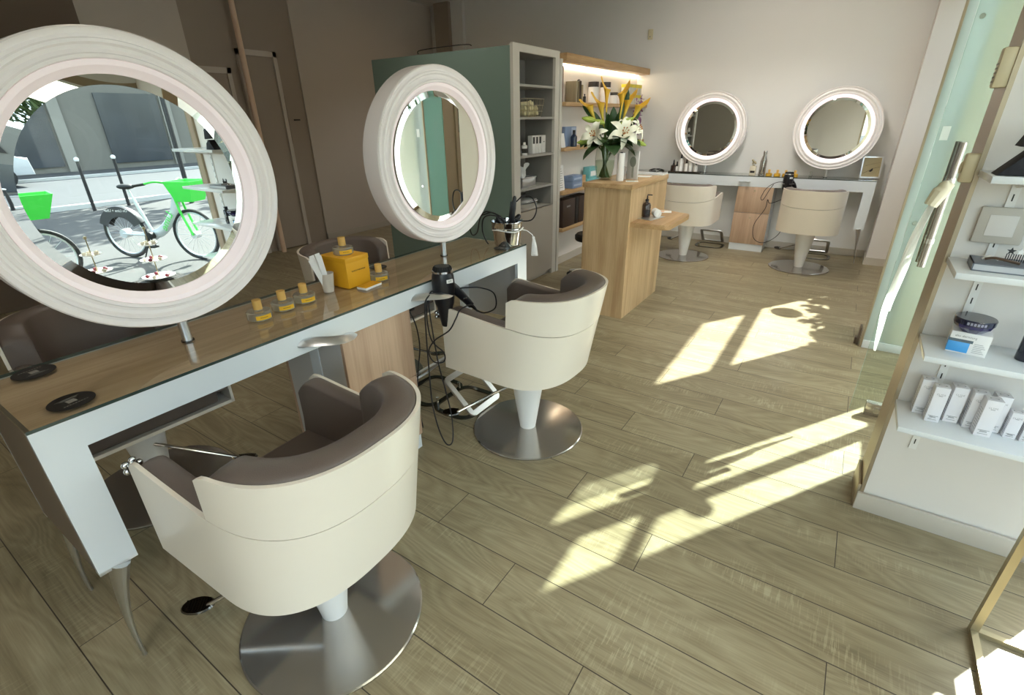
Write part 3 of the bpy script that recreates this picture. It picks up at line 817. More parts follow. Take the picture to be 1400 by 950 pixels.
cable('power_cord', 'black cord hanging against the left side of the bucket', [(bx+0.0, by-0.05, 1.07), (bx-0.06, by-0.085, 1.085), (bx-0.11, by-0.09, 1.06), (bx-0.12, by-0.09, 0.99), (bx-0.10, by-0.085, 0.93), (bx-0.085, by-0.08, 0.908)], 0.004)
cable('power_cord', 'black cord standing in a tall ring to the right of the bucket', [(bx+0.07, by+0.0, 1.16), (bx+0.11, by+0.02, 1.195), (bx+0.16, by+0.03, 1.185), (bx+0.185, by+0.04, 1.12), (bx+0.16, by+0.03, 1.06), (bx+0.10, by+0.01, 1.05), (bx+0.06, by-0.01, 1.065)], 0.004)

# ------------------------------------------------------------------ hair dryers
def build_dryer(t):
    # local: nozzle down (-z), back up (+z); handle towards +y
    MB().lathe([(0, -0.205), (0.020, -0.205), (0.023, -0.20), (0.038, -0.115), (0.041, -0.10), (0.047, -0.085), (0.053, -0.02), (0.055, 0.02), (0.053, 0.055), (0.047, 0.075), (0, 0.075)], 36).build('housing', M['black'], t, angle=25)
    MB().lathe([(0.046, 0.074), (0.0505, 0.074), (0.050, 0.083), (0.0465, 0.084)], 36, closed=True).build('silver_band', M['chrome'], t)
    rc = MB().lathe([(0, 0.102), (0.015, 0.104), (0.034, 0.102), (0.042, 0.094), (0.045, 0.083), (0, 0.083)], 36)
    for k in range(24):
        a = k*2*PI/24; c, s = math.cos(a), math.sin(a)
        rc.tube([(0.0455*c, 0.0455*s, 0.084), (0.0430*c, 0.0430*s, 0.096), (0.036*c, 0.036*s, 0.102)], 0.0018, 5)
    rc.build('rear_grille', M['black_matte'], t)
    MB().tube([(0, 0.025, 0.01), (0, 0.065, -0.03), (0, 0.105, -0.075), (0, 0.150, -0.13)], [0.025, 0.025, 0.021, 0.017], 16).build('handle', M['black'], t)
    MB().tube([(0, 0.150, -0.13), (0, 0.168, -0.15), (0, 0.178, -0.162)], [0.010, 0.008, 0.005], 12).build('strain_relief', M['black_matte'], t)
    MB().box(0.050, 0.0565, -0.010, 0.024, 0.028, 0.046, 0.002).build('badge', M['paper'], t)
    MB().box(0.014, 0.024, 0.096, 0.112, -0.083, -0.075, 0.001).build('switch', M['chrome'], t)
    text_mesh('lettering', 'ETI', 0.012, M['ink'], t, Matrix.Translation((0.0568, 0.007, 0.037)) @ Euler((PI/2, 0, PI/2)).to_matrix().to_4x4())
hdz = thing('hair_dryer', 'black hair dryer hanging nozzle down in the chrome holder of the styling table', 'hair dryer', (-1.552, 1.715, 0.868), math.radians(-20), 'black hair dryers')
build_dryer(hdz)
def dcord(pts, parent_label, r=0.0036):
    o = MB().tube(spline(pts, 8), r, 8).build('dryer_cord', M['black'], angle=180); tag(o, parent_label, 'cable'); return o
dcord([(-1.491, 1.882, 0.706), (-1.45, 1.90, 0.69), (-1.40, 1.93, 0.72), (-1.40, 1.92, 0.80), (-1.44, 1.86, 0.84), (-1.48, 1.80, 0.85), (-1.50, 1.775, 0.85)], 'thin black cord looping right of the dryer handle above the chair seat')
dcord([(-1.491, 1.882, 0.706), (-1.47, 1.87, 0.70), (-1.45, 1.80, 0.765), (-1.44, 1.70, 0.775), (-1.44, 1.66, 0.74), (-1.47, 1.64, 0.68), (-1.53, 1.60, 0.63), (-1.56, 1.58, 0.57), (-1.56, 1.61, 0.50), (-1.54, 1.66, 0.485), (-1.53, 1.655, 0.54), (-1.55, 1.60, 0.62), (-1.56, 1.59, 0.72), (-1.56, 1.60, 0.82), (-1.555, 1.63, 0.865), (-1.55, 1.65, 0.85)], 'black dryer cord draped over the chair arm and coiling back up to the holder')
dcord([(-1.545, 1.60, 0.855), (-1.55, 1.575, 0.82), (-1.55, 1.565, 0.70), (-1.545, 1.555, 0.50), (-1.53, 1.54, 0.30), (-1.49, 1.53, 0.16), (-1.46, 1.545, 0.075), (-1.45, 1.58, 0.08), (-1.47, 1.61, 0.20), (-1.50, 1.61, 0.36), (-1.52, 1.60, 0.50), (-1.54, 1.60, 0.66), (-1.55, 1.60, 0.80), (-1.552, 1.612, 0.855)], 'long black cord hanging in a loop almost to the floor beside the middle chair')
dcord([(-1.66, 1.57, 0.78), (-1.65, 1.60, 0.68), (-1.66, 1.62, 0.55), (-1.67, 1.60, 0.42), (-1.68, 1.585, 0.25), (-1.70, 1.62, 0.05)], 'black cord dropping from the plug block under the table')
plug = MB().box(-1.69, -1.645, 1.555, 1.60, 0.765, 0.796, 0.003); tag(plug.build('plug_block', M['black']), 'black plug block under the table apron beside the drawer cabinet', 'plug')

# ------------------------------------------------------------------ footrests on the floor
def rounded_rect(w, h, r, n=6):
    pts = []
    for cx, cy, a0 in ((w/2-r, h/2-r, 0), (-w/2+r, h/2-r, PI/2), (-w/2+r, -h/2+r, PI), (w/2-r, -h/2+r, 3*PI/2)):
        for k in range(n+1):
            a = a0+k*PI/2/n; pts.append((cx+r*math.cos(a), cy+r*math.sin(a)))
    return pts
def flat_loop(mb, w, h, r, bw, bt, Mx):
    """rectangular-section bar bent into a rounded rectangle"""
    o = rounded_rect(w, h, r); i_ = rounded_rect(w-2*bw, h-2*bw, max(r-bw, 0.005))
    n = len(o)
    rows = [[(*o[k], 0), (*i_[k], 0), (*i_[k], bt), (*o[k], bt)] for k in range(n)]
    vs, fs = [], []
    P = [Mx @ Vector(p) for rr in rows for p in rr]
    F = []
    for a in range(n):
        b_ = (a+1) % n
        for c in range(4):
            d = (c+1) % 4; F.append((a*4+c, a*4+d, b_*4+d, b_*4+c))
    mb.mesh(P, F)
def build_footrest(t):
    mb = MB(); flat_loop(mb, 0.30, 0.36, 0.09, 0.032, 0.008, Matrix.Identity(4)); mb.build('floor_ring', M['steel_dark'], t)
    mb = MB()
    Mx = Matrix.Translation((0.06, 0, 0.115)) @ Matrix.Rotation(math.radians(42), 4, 'Y')
    flat_loop(mb, 0.29, 0.29, 0.04, 0.034, 0.012, Mx)
    mb.build('foot_bar', M['alu'], t)
    MB().tube([(-0.135, 0.11, 0.004), (-0.14, 0.11, 0.05)], 0.01, 10).build('bracket', M['chrome'], t)
fr_ = thing('footrest', 'chrome footrest frame on the floor in front of the middle styling chair', 'footrest', (-1.72, 2.02, 0), math.radians(0), 'chrome footrests')
build_footrest(fr_)
dup(fr_, 'chrome footrest frame on the floor behind the hanging black cords under the table', (-1.99, 2.02, 0), math.radians(180))
dup(fr_, 'chrome footrest frame under far vanity, left of its drawer cabinet', (-1.45, 7.02, 0), math.radians(90))
dup(fr_, 'chrome footrest frame under far vanity, right of its drawer cabinet', (-0.22, 7.04, 0), math.radians(90))

# ------------------------------------------------------------------ tall cabinet
cb = thing('tall_cabinet', 'tall cabinet with sage green side and open grey shelves in a pale frame', 'cabinet', (0, 0, 0))
MB().box(-4.38, -2.68, 4.02, 4.06, 0, 2.17).build('green_side', M['green'], cb)
MB().box(-2.68, -2.65, 4.02, 4.125, 0, 2.19).build('front_frame', M['cab_edge'], cb)
MB().box(-2.68, -2.65, 4.77, 4.85, 0.0, 2.19).build('front_frame', M['cab_edge'], cb)
MB().box(-2.68, -2.65, 4.125, 4.77, 2.13, 2.19).build('front_frame', M['cab_edge'], cb)
MB().box(-2.68, -2.652, 4.125, 4.77, 0.06, 0.765).build('cabinet_door', M['cab_front'], cb)
MB().box(-4.30, -2.70, 4.05, 4.83, 0, 0.74).build('carcass', M['cab_front'], cb)
MB().box(-3.02, -3.0, 4.06, 4.83, 0.74, 2.16).build('back_panel', M['cab_in'], cb)
MB().box(-3.0, -2.68, 4.06, 4.125, 0.74, 2.13).build('inner_side', M['cab_in'], cb)
MB().box(-3.0, -2.68, 4.77, 4.84, 0.74, 2.13).build('inner_side', M['cab_in'], cb)
MB().box(-3.02, -2.68, 4.06, 4.84, 2.13, 2.165).build('top', M['cab_in'], cb)
for z in (1.886, 1.617, 1.284, 0.981):
    MB().box(-3.0, -2.655, 4.125, 4.77, z-0.020, z).build('shelf', M['cab_shelf'], cb)
MB().box(-3.0, -2.655, 4.125, 4.77, 0.745, 0.765).build('shelf', M['cab_edge'], cb)
struct('trim_6', MB().box(-2.80, -2.64, 4.852, 4.90, 0, 2.13), M['cab_edge'])
struct('partition', MB().box(-2.86, -2.78, 4.90, YB, 0, 2.10), M['wall_light'])
struct('baseboard_partition', MB().box(-2.778, -2.762, 4.90, YB, 0, 0.085), M['trim'])
cab_rail = MB().tube(spline([(-3.10, 4.04, 2.20), (-3.2, 4.04, 2.215), (-3.7, 4.04, 2.21), (-3.75, 4.04, 2.18)], 5), 0.005, 6); tag(cab_rail.build('top_cable', M['ink']), 'thin dark cable lying along the top edge of the green cabinet', 'cable')
# cabinet contents
SH = (1.617, 1.284, 0.981, 0.765)
wire = M['brass']
bs = thing('wire_basket', 'brass wire basket of rolled cream towels on a grey cabinet shelf', 'basket', (-2.79, 4.47, SH[0]))
mb = MB()
for z, s in ((0.004, 0.8), (0.05, 0.9), (0.10, 0.96), (0.158, 1.0)):
    mb.tube([(0.10*s*(-1 if i in (0, 3) else 1), 0.155*s*(-1 if i < 2 else 1), z) for i in range(4)], 0.0025, 5, closed=True)
for k in range(9):
    y = -0.15+0.0375*k
    for sx in (-1, 1): mb.tube([(sx*0.08, y*0.8, 0.004), (sx*0.10, y, 0.158)], 0.0018, 4)
for k in range(6):
    x = -0.10+0.04*k
    for sy in (-1, 1): mb.tube([(x*0.8, sy*0.124, 0.004), (x, sy*0.155, 0.158)], 0.0018, 4)
mb.build('wire_frame', wire, bs, angle=180)
towel_m = mat('cream_towel', '#e9dfb8', 0.9, bump=0.6, bscale=250)
def roll(mb, c, d, L, r):
    c = Vector(c); d = Vector(d).normalized()
    mb.tube([c-d*L/2, c-d*L/2*0.96, c+d*L/2*0.96, c+d*L/2], [r*0.85, r, r, r*0.85], 14)
tw0 = None
random.seed(3)
for k in range(14):
    lay = k//5; y = -0.11+(k % 5)*0.055+(0.02 if lay == 1 else 0); z = 0.03+lay*0.042; x = random.uniform(-0.02, 0.03)
    if k > 9: y = -0.07+(k-10)*0.045
    d = (0.9, random.uniform(-0.7, 0.7), random.uniform(-0.1, 0.3))
    mb = MB(); roll(mb, (0, 0, 0), d, 0.085, 0.021)
    o = mb.build('rolled_towel', towel_m); o.location = (-2.79+x, 4.47+y*0.85, SH[0]+z); tag(o, 'small rolled cream towel in the wire basket', 'towel', 'rolled towels in the wire basket')
def card_box(name, label, x0, x1, y0, y1, z0, z1, m, cat='box', group=None, panel=None, rz=0):
    cx, cy = (x0+x1)/2, (y0+y1)/2
    t = thing(name, label, cat, (cx, cy, z0), rz, group)
    MB().box(x0-cx, x1-cx, y0-cy, y1-cy, 0, z1-z0, 0.001).build('carton', m, t)
    if panel:
        pm, a, b_, c, d = panel  # on +x face: fraction y a..b, z c..d
        w_ = y1-y0; h_ = z1-z0
        MB().box(x1-cx, x1-cx+0.0008, y0-cy+w_*a, y0-cy+w_*b_, h_*c, h_*d).build('print', pm, t)
    return t
for k in range(4):
    y = 4.50+k*0.062
    lab = ['white cosmetic box with black window on the cabinet shelf, first from the left', 'white cosmetic box with black window on the cabinet shelf, second from the left', 'white cosmetic box with black window, third in the cabinet row', 'white cosmetic box without window at the right end of the cabinet row'][k]
    card_box('cosmetic_box', lab, -2.80, -2.745, y, y+0.052+(0.02 if k == 3 else 0), SH[1], SH[1]+0.165, M['white_plastic'], group='white boxes on the cabinet shelf', panel=(M['black'], 0.15, 0.85, 0.55, 0.93) if k < 3 else (M['grey_ink'], 0.3, 0.7, 0.6, 0.65))
def bottle(name, label, loc, prof, m, cap=None, capm=None, cat='bottle', group=None, lab=None, n=24):
    t = thing(name, label, cat, loc, 0, group)
    MB().lathe(prof, n).build('body', m, t, angle=40)
    if cap: MB().lathe(cap, n).build('cap', capm or M['black'], t, angle=40)
    if lab:
        r, z0, z1, lm = lab
        rows = [[(r*math.cos(a), r*math.sin(a), z) for z in (z0, z1)] for a in [math.radians(-110+k*18) for k in range(11)]]
        mb = MB(); mb.grid(rows); mb.build('label', lm, t, angle=180)
    return t
bottle('pump_bottle', 'white bottle at the left edge of the cabinet shelf', (-2.73, 4.155+0.03, SH[1]), [(0, 0), (0.026, 0), (0.026, 0.10), (0, 0.10)], M['white_plastic'], [(0, 0.10), (0.02, 0.10), (0.02, 0.125), (0, 0.125)], M['white_plastic'], lab=(0.0265, 0.02, 0.07, M['grey_ink']))
bottle('white_bottle', 'small white bottle beside the black windowed boxes in the cabinet', (-2.71, 4.40-0.11, SH[1]), [(0, 0), (0.030, 0), (0.030, 0.085), (0.012, 0.095), (0, 0.095)], M['white_plastic'], [(0, 0.095), (0.014, 0.095), (0.014, 0.115), (0, 0.115)], M['white_plastic'], lab=(0.0305, 0.02, 0.06, M['ink']))
tsb = thing('tissue_box', 'metal tissue box with a white tissue pulled up on the cabinet shelf', 'tissue box', (-2.80, 4.43, SH[2]))
MB().box(-0.06, 0.06, -0.13, 0.13, 0, 0.075, 0.004).box(-0.065, 0.065, -0.135, 0.135, 0.075, 0.09, 0.003).build('box_body', M['alu'], tsb)
mb = MB(); rows = []
for i in range(9):
    f = i/8; w_ = 0.025+0.055*f
    rows.append([((k/10-0.5)*0.04+0.012*math.sin(k*1.3+i), (k/10-0.5)*2*w_+0.03*f-0.06, 0.088+0.115*f+0.02*f*math.sin(k*0.8+1)) for k in range(11)])
mb.grid(rows); mb.build('tissue', M['paper'], tsb, angle=180)
tr = MB().lathe([(0, 0.004), (0.12, 0.004), (0.155, 0.05), (0.158, 0.05), (0.122, 0), (0, 0)], 48, Matrix.Diagonal((0.8, 1.5, 1, 1)))
o = tr.build('serving_bowl', M['chrome']); o.location = (-2.83, 4.45, SH[3]+0.001); tag(o, 'wide shallow chrome bowl on the lowest open shelf of the cabinet', 'bowl')
for k in range(3):
    mg = MB().box(-0.10, 0.10, -0.14, 0.14, 0, 0.006, 0.001).build('magazine', M['paper'] if k != 1 else M['grey_ink']); mg.location = (-2.83, 4.45, SH[3]+0.055+k*0.0065); mg.rotation_euler = (0, 0, 0.1*k)
    tag(mg, 'magazine lying in the chrome bowl in the cabinet', 'magazine', 'magazines in the chrome bowl')

# ------------------------------------------------------------------ lit oak shelves
def oak_shelf(label, y0, y1, z0, z1, x0=-2.779, x1=-2.60):
    o = MB().box(x0, x1, y0, y1, z0, z1, 0.0015).build('wall_shelf', M['oak_y']); tag(o, label, 'shelf', 'oak wall shelves'); return o
topsh = thing('light_shelf', 'topmost oak shelf with a glowing light strip beneath it', 'shelf', (0, 0, 0))
MB().box(-2.86, -2.60, 4.905, 7.28, 2.112, 2.182, 0.002).build('board', M['oak_y'], topsh)
MB().box(-2.778, -2.755, 4.95, 7.27, 2.100, 2.111).build('led_strip', M['led'], topsh)
oak_shelf('oak wall shelf with jars and yellow boxes, second from the top', 4.905, 7.28, 1.716, 1.752)
oak_shelf('oak wall shelf carrying the blue boxes and bottle behind the flowers', 4.905, 7.28, 1.286, 1.318)
oak_shelf('short oak wall shelf with the two stacked blue boxes', 4.905, 5.95, 0.840, 0.878)
oak_shelf('lowest oak wall shelf carrying dark brown binders', 4.905, 5.95, 0.440, 0.476)
SA, SB_, SD, SE = 1.7525, 1.3185, 0.8785, 0.4765
pic = thing('leaning_picture', 'tall dark picture of warm orange shapes leaning beside the cabinet', 'picture', (-2.735, 5.02, SA), 0)
MB().box(-0.03, -0.018, -0.10, 0.11, 0, 0.335, 0.002).build('frame', M['ink'], pic)
pm = mat('amber_abstract_picture', '#7a4a34', 0.5, var=0.7, vscale=14)
MB().box(-0.0175, -0.0165, -0.09, 0.10, 0.01, 0.325).build('print', pm, pic)
for k in range(4):
    y = 5.215+k*0.045; h = (0.20, 0.195, 0.205, 0.17)[k]
    mm = [woodmat('grey_book_cloth', '#8d8068', '#a59a80', 'z', 1), mat('taupe_book_cloth', '#75684f', 0.7), mat('dark_book_cloth', '#4a3b30', 0.7), mat('sand_book_cloth', '#9c8c6e', 0.7)][k]
    b_ = thing('upright_book', ['grey beige book standing first beside the leaning picture', 'taupe book standing second from the leaning picture', 'dark brown book standing third from the leaning picture', 'shorter sand coloured book standing last in the shelf row'][k], 'book', (-2.70, y, SA), 0, 'books on the lit oak shelf')
    MB().box(-0.062, 0.062, -0.018, 0.018, 0, h, 0.002).build('cover', mm, b_)
    MB().box(-0.058, 0.060, -0.014, 0.014, h, h+0.001).build('pages', M['paper'], b_)
rb = MB().tube([(-2.66+0.0*k, 5.30+0.055*math.cos(a), SA+0.14+0.075*math.sin(a)) for k, a in enumerate([i*2*PI/28 for i in range(28)])], 0.006, 8, closed=True)
tag(rb.build('black_ring', M['black']), 'black ring leaning against the books on the lit shelf', 'ring')
def jar(label, loc, r, h, grp='white jars with dark lids'):
    return bottle('lidded_jar', label, loc, [(0, 0), (r, 0), (r, h*0.72), (r*0.95, h*0.76), (0, h*0.76)], M['white_plastic'], [(0, h*0.76), (r*1.03, h*0.76), (r*1.03, h), (0, h)], mat('dark_brown_lid', '#3b3430', 0.4) if 'dark_brown_lid' not in bpy.data.materials else bpy.data.materials['dark_brown_lid'], cat='jar', group=grp, lab=(r*1.005, h*0.15, h*0.6, M['paper']))
jar('tall white jar with dark lid on lit shelf, left of the tall yellow flower', (-2.69, 5.73, SA), 0.058, 0.215)
jar('tall white jar with dark lid on lit shelf, right of the tall yellow flower', (-2.69, 6.06, SA), 0.060, 0.225)
jar('short white jar with dark lid on lit shelf between the yellow flowers', (-2.69, 6.30, SA), 0.055, 0.125)
jar('short white jar with dark lid on lit shelf next to the yellow boxes', (-2.69, 6.56, SA), 0.055, 0.125)
ym = mat('pale_yellow_band', '#e4d23a', 0.5); wm = mat('milky_box', '#dcd8c8', 0.5)
for i in range(3):
    for j in range(2):
        y = 6.74+i*0.155; z = SA+0.0005+j*0.118
        t = thing('soap_box', 'white and yellow grid patterned box in the stack on the lit shelf', 'box', (-2.69, y, z), 0, 'white and yellow boxes on the lit shelf')
        MB().box(-0.05, 0.05, -0.074, 0.074, 0, 0.117, 0.002).build('carton', wm, t)
        MB().box(-0.0505, 0.0508, -0.0745, 0.0745, 0.075, 0.112).build('band', ym, t)
        MB().box(0.0505, 0.0512, -0.002, 0.002, 0, 0.115).build('print_line', M['grey_ink'], t)
smb = bottle('dark_vial', 'little dark bottle at the end of the book row on the lit shelf', (-2.66, 5.45, SA), [(0, 0), (0.016, 0), (0.016, 0.06), (0, 0.07)], M['black'], [(0, 0.07), (0.008, 0.07), (0.008, 0.085), (0, 0.085)])
# shelf B
bl = mat('powder_blue_card', '#7f93b4', 0.5); bl2 = mat('pale_blue_card', '#a9b9d2', 0.5); navy = mat('navy_glass', '#27364f', 0.2, coat=0.4)
card_box('blue_gift_box', 'powder blue box standing behind the dark blue bottle', -2.74, -2.70, 5.10, 5.36, SB_, SB_+0.20, bl, panel=(bl2, 0.55, 0.95, 0.05, 0.95))
bottle('blue_bottle', 'dark blue bottle with tall cap before the powder blue box', (-2.65, 5.21, SB_), [(0, 0), (0.036, 0), (0.036, 0.10), (0.014, 0.125), (0, 0.125)], navy, [(0, 0.125), (0.015, 0.125), (0.015, 0.165), (0, 0.165)], M['black'])
pc = MB().box(-0.002, 0.002, -0.045, 0.045, 0, 0.14, M=Matrix.Rotation(math.radians(-10), 4, 'Y')).build('price_card', M['paper']); pc.location = (-2.645, 4.965, SB_+0.001); tag(pc, 'white card leaning on the shelf left of the dark blue bottle', 'card')
card_box('pale_box', 'pale flat box at the right end of the shelf under the orchid', -2.74, -2.64, 6.95, 7.22, SB_, SB_+0.05, M['paper'])
# shelf D
pc = MB().box(-0.002, 0.002, -0.06, 0.06, 0, 0.26, M=Matrix.Rotation(math.radians(-6), 4, 'Y')).build('price_card', M['paper']); pc.location = (-2.66, 4.985, SD+0.001); tag(pc, 'tall white price card with printed lines beside the two blue boxes', 'card')
mb = MB()
for k in range(9): mb.box(0.0025, 0.0032, -0.045, 0.03-0.01*(k % 3), 0.03+k*0.024, 0.035+k*0.024, M=Matrix.Rotation(math.radians(-6), 4, 'Y'))
o = mb.build('printed_lines', M['grey_ink'], pc)
for k in range(2):
    card_box('blue_carton', ['blue carton on the short oak shelf, lower of the stacked pair', 'blue carton on the short oak shelf, upper of the stacked pair'][k], -2.74, -2.62, 5.17, 5.40, SD+0.001+k*0.068, SD+0.067+k*0.068, bl, group='stacked blue cartons', panel=(bl2, 0.1, 0.9, 0.35, 0.65))
card_box('wooden_box', 'small oak box on the short shelf right of the two blue cartons', -2.76, -2.64, 5.43, 5.53, SD+0.001, SD+0.12, M['oak_y'])
teal = mat('teal_card', '#6fb0b4', 0.5)
card_box('teal_box', 'flat teal box lying on the short oak shelf left of the vase', -2.76, -2.63, 5.56, 5.90, SD+0.001, SD+0.065, teal, panel=(M['paper'], 0.05, 0.95, 0.0, 0.45))
card_box('teal_box', 'small teal box standing on top of the flat teal box', -2.74, -2.66, 5.66, 5.88, SD+0.066, SD+0.19, teal, panel=(M['paper'], 0.2, 0.9, 0.15, 0.6))
db = mat('dark_brown_binder', '#3c2c24', 0.5); db2 = mat('black_binder', '#1c191a', 0.5)
for k, (y0, y1, m_, lab) in enumerate([(4.95, 5.24, db, 'wide dark brown storage box on the lowest oak shelf'), (5.26, 5.33, db2, 'black binder standing beside the wide brown storage box'), (5.35, 5.50, db, 'dark brown binder standing right of the black binder'), (5.52, 5.62, db2, 'black binder at the right end of the lowest oak shelf')]):
    card_box('storage_binder', lab, -2.76, -2.62, y0, y1, SE+0.001, SE+0.30, m_, cat='binder', group='dark binders on the lowest oak shelf', panel=(M['grey_ink'], 0.3, 0.6, 0.72, 0.78) if k == 0 else None)
# thermostat
th = thing('wall_sensor', 'small beige sensor box high on the back wall', 'sensor', (-2.641, YB-0.001, 2.52))
MB().box(-0.03, 0.03, -0.03, 0, 0, 0.115, 0.006).build('housing', mat('beige_plastic', '#d8cfae', 0.45), th)
MB().cyl((0, -0.031, 0.03), (0, -0.029, 0.03), 0.008, n=16).build('lens', M['grey_ink'], th)

# ------------------------------------------------------------------ reception desk
dk = thing('reception_desk', 'pale oak reception desk with side ledge, flowers on top', 'desk', (0, 0, 0))
MB().box(-1.828, -1.436, 3.842, 3.866, 0, 1.085).build('front_panel', M['oak'], dk)
MB().box(-1.458, -1.434, 3.866, 4.735, 0, 1.085).build('side_panel', M['oak'], dk)
MB().box(-1.848, -1.830, 3.86, 4.735, 0.0, 0.68).build('inner_panel', M['oak'], dk)
MB().box(-1.848, -1.832, 3.86, 4.735, 0.684, 1.085).build('drawer', M['oak'], dk)
MB().box(-1.81, -1.458, 4.715, 4.735, 0, 1.085).build('rear_panel', M['oak'], dk)
MB().box(-1.852, -1.428, 3.832, 4.742, 1.085, 1.122, 0.001).build('desktop', M['oak_y'], dk)
MB().box(-1.845, -1.44, 4.60, 4.742, 1.1225, 1.135).build('rear_ledge', M['white'], dk)
# ledge with rounded corners
poly = [(-1.434, 3.87)]
for cx, cy, a0 in ((-1.17, 3.92, -90), (-1.20, 4.42, 0)):
    r = 0.05 if a0 < 0 else 0.08
    for k in range(7):
        a = math.radians(a0+k*15); poly.append((cx+r*math.cos(a), cy+r*math.sin(a)))
poly += [(-1.434, 4.62)]
MB().prism(poly, 0.792, 0.830, 0.002).build('side_ledge', M['oak_y'], dk)
# soap bottle, tray, towel, card on the ledge
tr = thing('small_tray', 'flat silver tray on the reception desk ledge', 'tray', (-1.375, 4.12, 0.8305), math.radians(-12))
MB().box(-0.085, 0.085, -0.10, 0.13, 0, 0.004, 0.001).build('plate', M['alu'], tr)
amber = mat('dark_amber_glass', '#2c1a12', 0.12, coat=0.6)
sb = bottle('pump_bottle', 'dark amber pump bottle standing on the silver tray', (-1.405, 4.145, 0.835), [(0, 0), (0.033, 0), (0.035, 0.004), (0.035, 0.095), (0.028, 0.112), (0.013, 0.120), (0.013, 0.128), (0, 0.128)], amber, [(0, 0.128), (0.015, 0.128), (0.015, 0.143), (0.006, 0.146), (0.005, 0.172), (0, 0.172)], M['black'], lab=(0.0354, 0.025, 0.06, M['black']))
MB().tube([(0, 0, 0.172), (0.0, 0.0, 0.178), (0.035, 0.018, 0.176)], 0.0045, 8).build('pump_spout', M['black'], sb)
tw = MB(); sp_ = []
for k in range(40):
    a = k*0.42; r = 0.004+0.0007*k; sp_.append((r*math.cos(a), r*math.sin(a)))
rows = [[(x, y, z) for (x, y) in sp_] for z in (-0.045, -0.04, 0.04, 0.045)]
tw.cyl((0, 0, -0.042), (0, 0, 0.042), 0.031, n=28); 
for k in range(3):
    tw.lathe([(0.012+k*0.007, 0.042), (0.013+k*0.007, 0.046), (0.017+k*0.007, 0.046), (0.018+k*0.007, 0.042)], 24)
o = tw.build('rolled_towel', mat('white_terry', '#f0efec', 0.9, bump=0.6, bscale=300)); o.location = (-1.335, 4.20, 0.866); o.rotation_euler = (PI/2, 0, math.radians(35)); tag(o, 'rolled white face towel lying beside the amber pump bottle', 'towel')
o = MB().box(-0.07, 0.07, -0.05, 0.05, 0, 0.003).build('paper_card', M['paper']); o.location = (-1.36, 4.47, 0.8305); o.rotation_euler = (0, 0, 0.3); tag(o, 'white paper card lying flat at the rear of the desk ledge', 'card')
MB().box(-0.05, 0.01, -0.03, 0.03, 0.0031, 0.0036).build('print', mat('apricot_print', '#e2b79a', 0.6), o)
# ------------------------------------------------------------------ flowers on the desk
VX, VY, VZ = -1.80, 4.13, 1.1225
va = thing('glass_vase', 'clear glass vase of flower stems standing on the reception desk', 'vase', (VX, VY, VZ))
MB().lathe([(0, 0), (0.062, 0), (0.066, 0.004), (0.083, 0.10), (0.085, 0.17), (0.072, 0.27), (0.070, 0.30), (0.067, 0.30), (0.069, 0.27), (0.081, 0.17), (0.079, 0.10), (0.060, 0.012), (0, 0.012)], 40).build('vessel', M['vase_glass'], va)
MB().lathe([(0, 0.013), (0.059, 0.013), (0.078, 0.10), (0.079, 0.15), (0, 0.15)], 32).build('water', glass('vase_water', '#e6ebe0', 0.0, 0.3), va)
green = mat('stem_green', '#46602c', 0.5, var=0.15); dgreen = mat('leaf_green', '#2c4722', 0.4, var=0.25, vscale=20); lime = mat('bud_lime', '#9fb24e', 0.45, var=0.15, vscale=20)
calla = mat('calla_yellow', '#e3b53c', 0.45, var=0.15, vscale=18)
_n = calla.node_tree; _t = _n.nodes['Texture Coordinate']; _s = _n.nodes.new('ShaderNodeSeparateXYZ'); _n.links.new(_t.outputs['Object'], _s.inputs[0])
_m = _n.nodes.new('ShaderNodeMapRange'); _m.inputs[1].default_value = 0.40; _m.inputs[2].default_value = 0.58; _n.links.new(_s.outputs[2], _m.inputs[0])
_c = _n.nodes.new('ShaderNodeValToRGB'); _c.color_ramp.elements[0].color = srgb('#b9b84e'); _c.color_ramp.elements[1].color = srgb('#e0b034'); _n.links.new(_m.outputs[0], _c.inputs[0]); _n.links.new(_c.outputs[0], _n.nodes['Principled BSDF'].inputs['Base Color']); calla2 = mat('calla_throat', '#b6c04c', 0.5)
lily = mat('lily_white', '#f0f0dc', 0.45, var=0.03); stam = mat('lily_anther', '#a86a2a', 0.6)
orchid = mat('orchid_mauve', '#a87aa0', 0.5, var=0.15, vscale=30)
def leaf(mb, p0, d, L, w, droop=0.3, twist=0.0, up=(0, 0, 1)):
    d = Vector(d).normalized(); side = d.cross(Vector(up)); 
    if side.length < 1e-3: side = Vector((1, 0, 0))
    side.normalize(); side = (Matrix.Rotation(twist, 3, d) @ side); nrm = side.cross(d)
    rows = []
    n = 9
    for k in range(n+1):
        f = k/n; ww = w*math.sin(PI*min(1, f*0.97+0.03))**0.7
        c = Vector(p0)+d*(L*f)+Vector((0, 0, -droop*L*f*f))
        rows.append([c-side*ww+nrm*ww*0.35, c-side*ww*0.5+nrm*ww*0.1, c, c+side*ww*0.5+nrm*ww*0.1, c+side*ww+nrm*ww*0.35])
    mb.grid(rows)
def stemline(mb, pts, r): mb.tube(spline(pts, 6), r, 8)
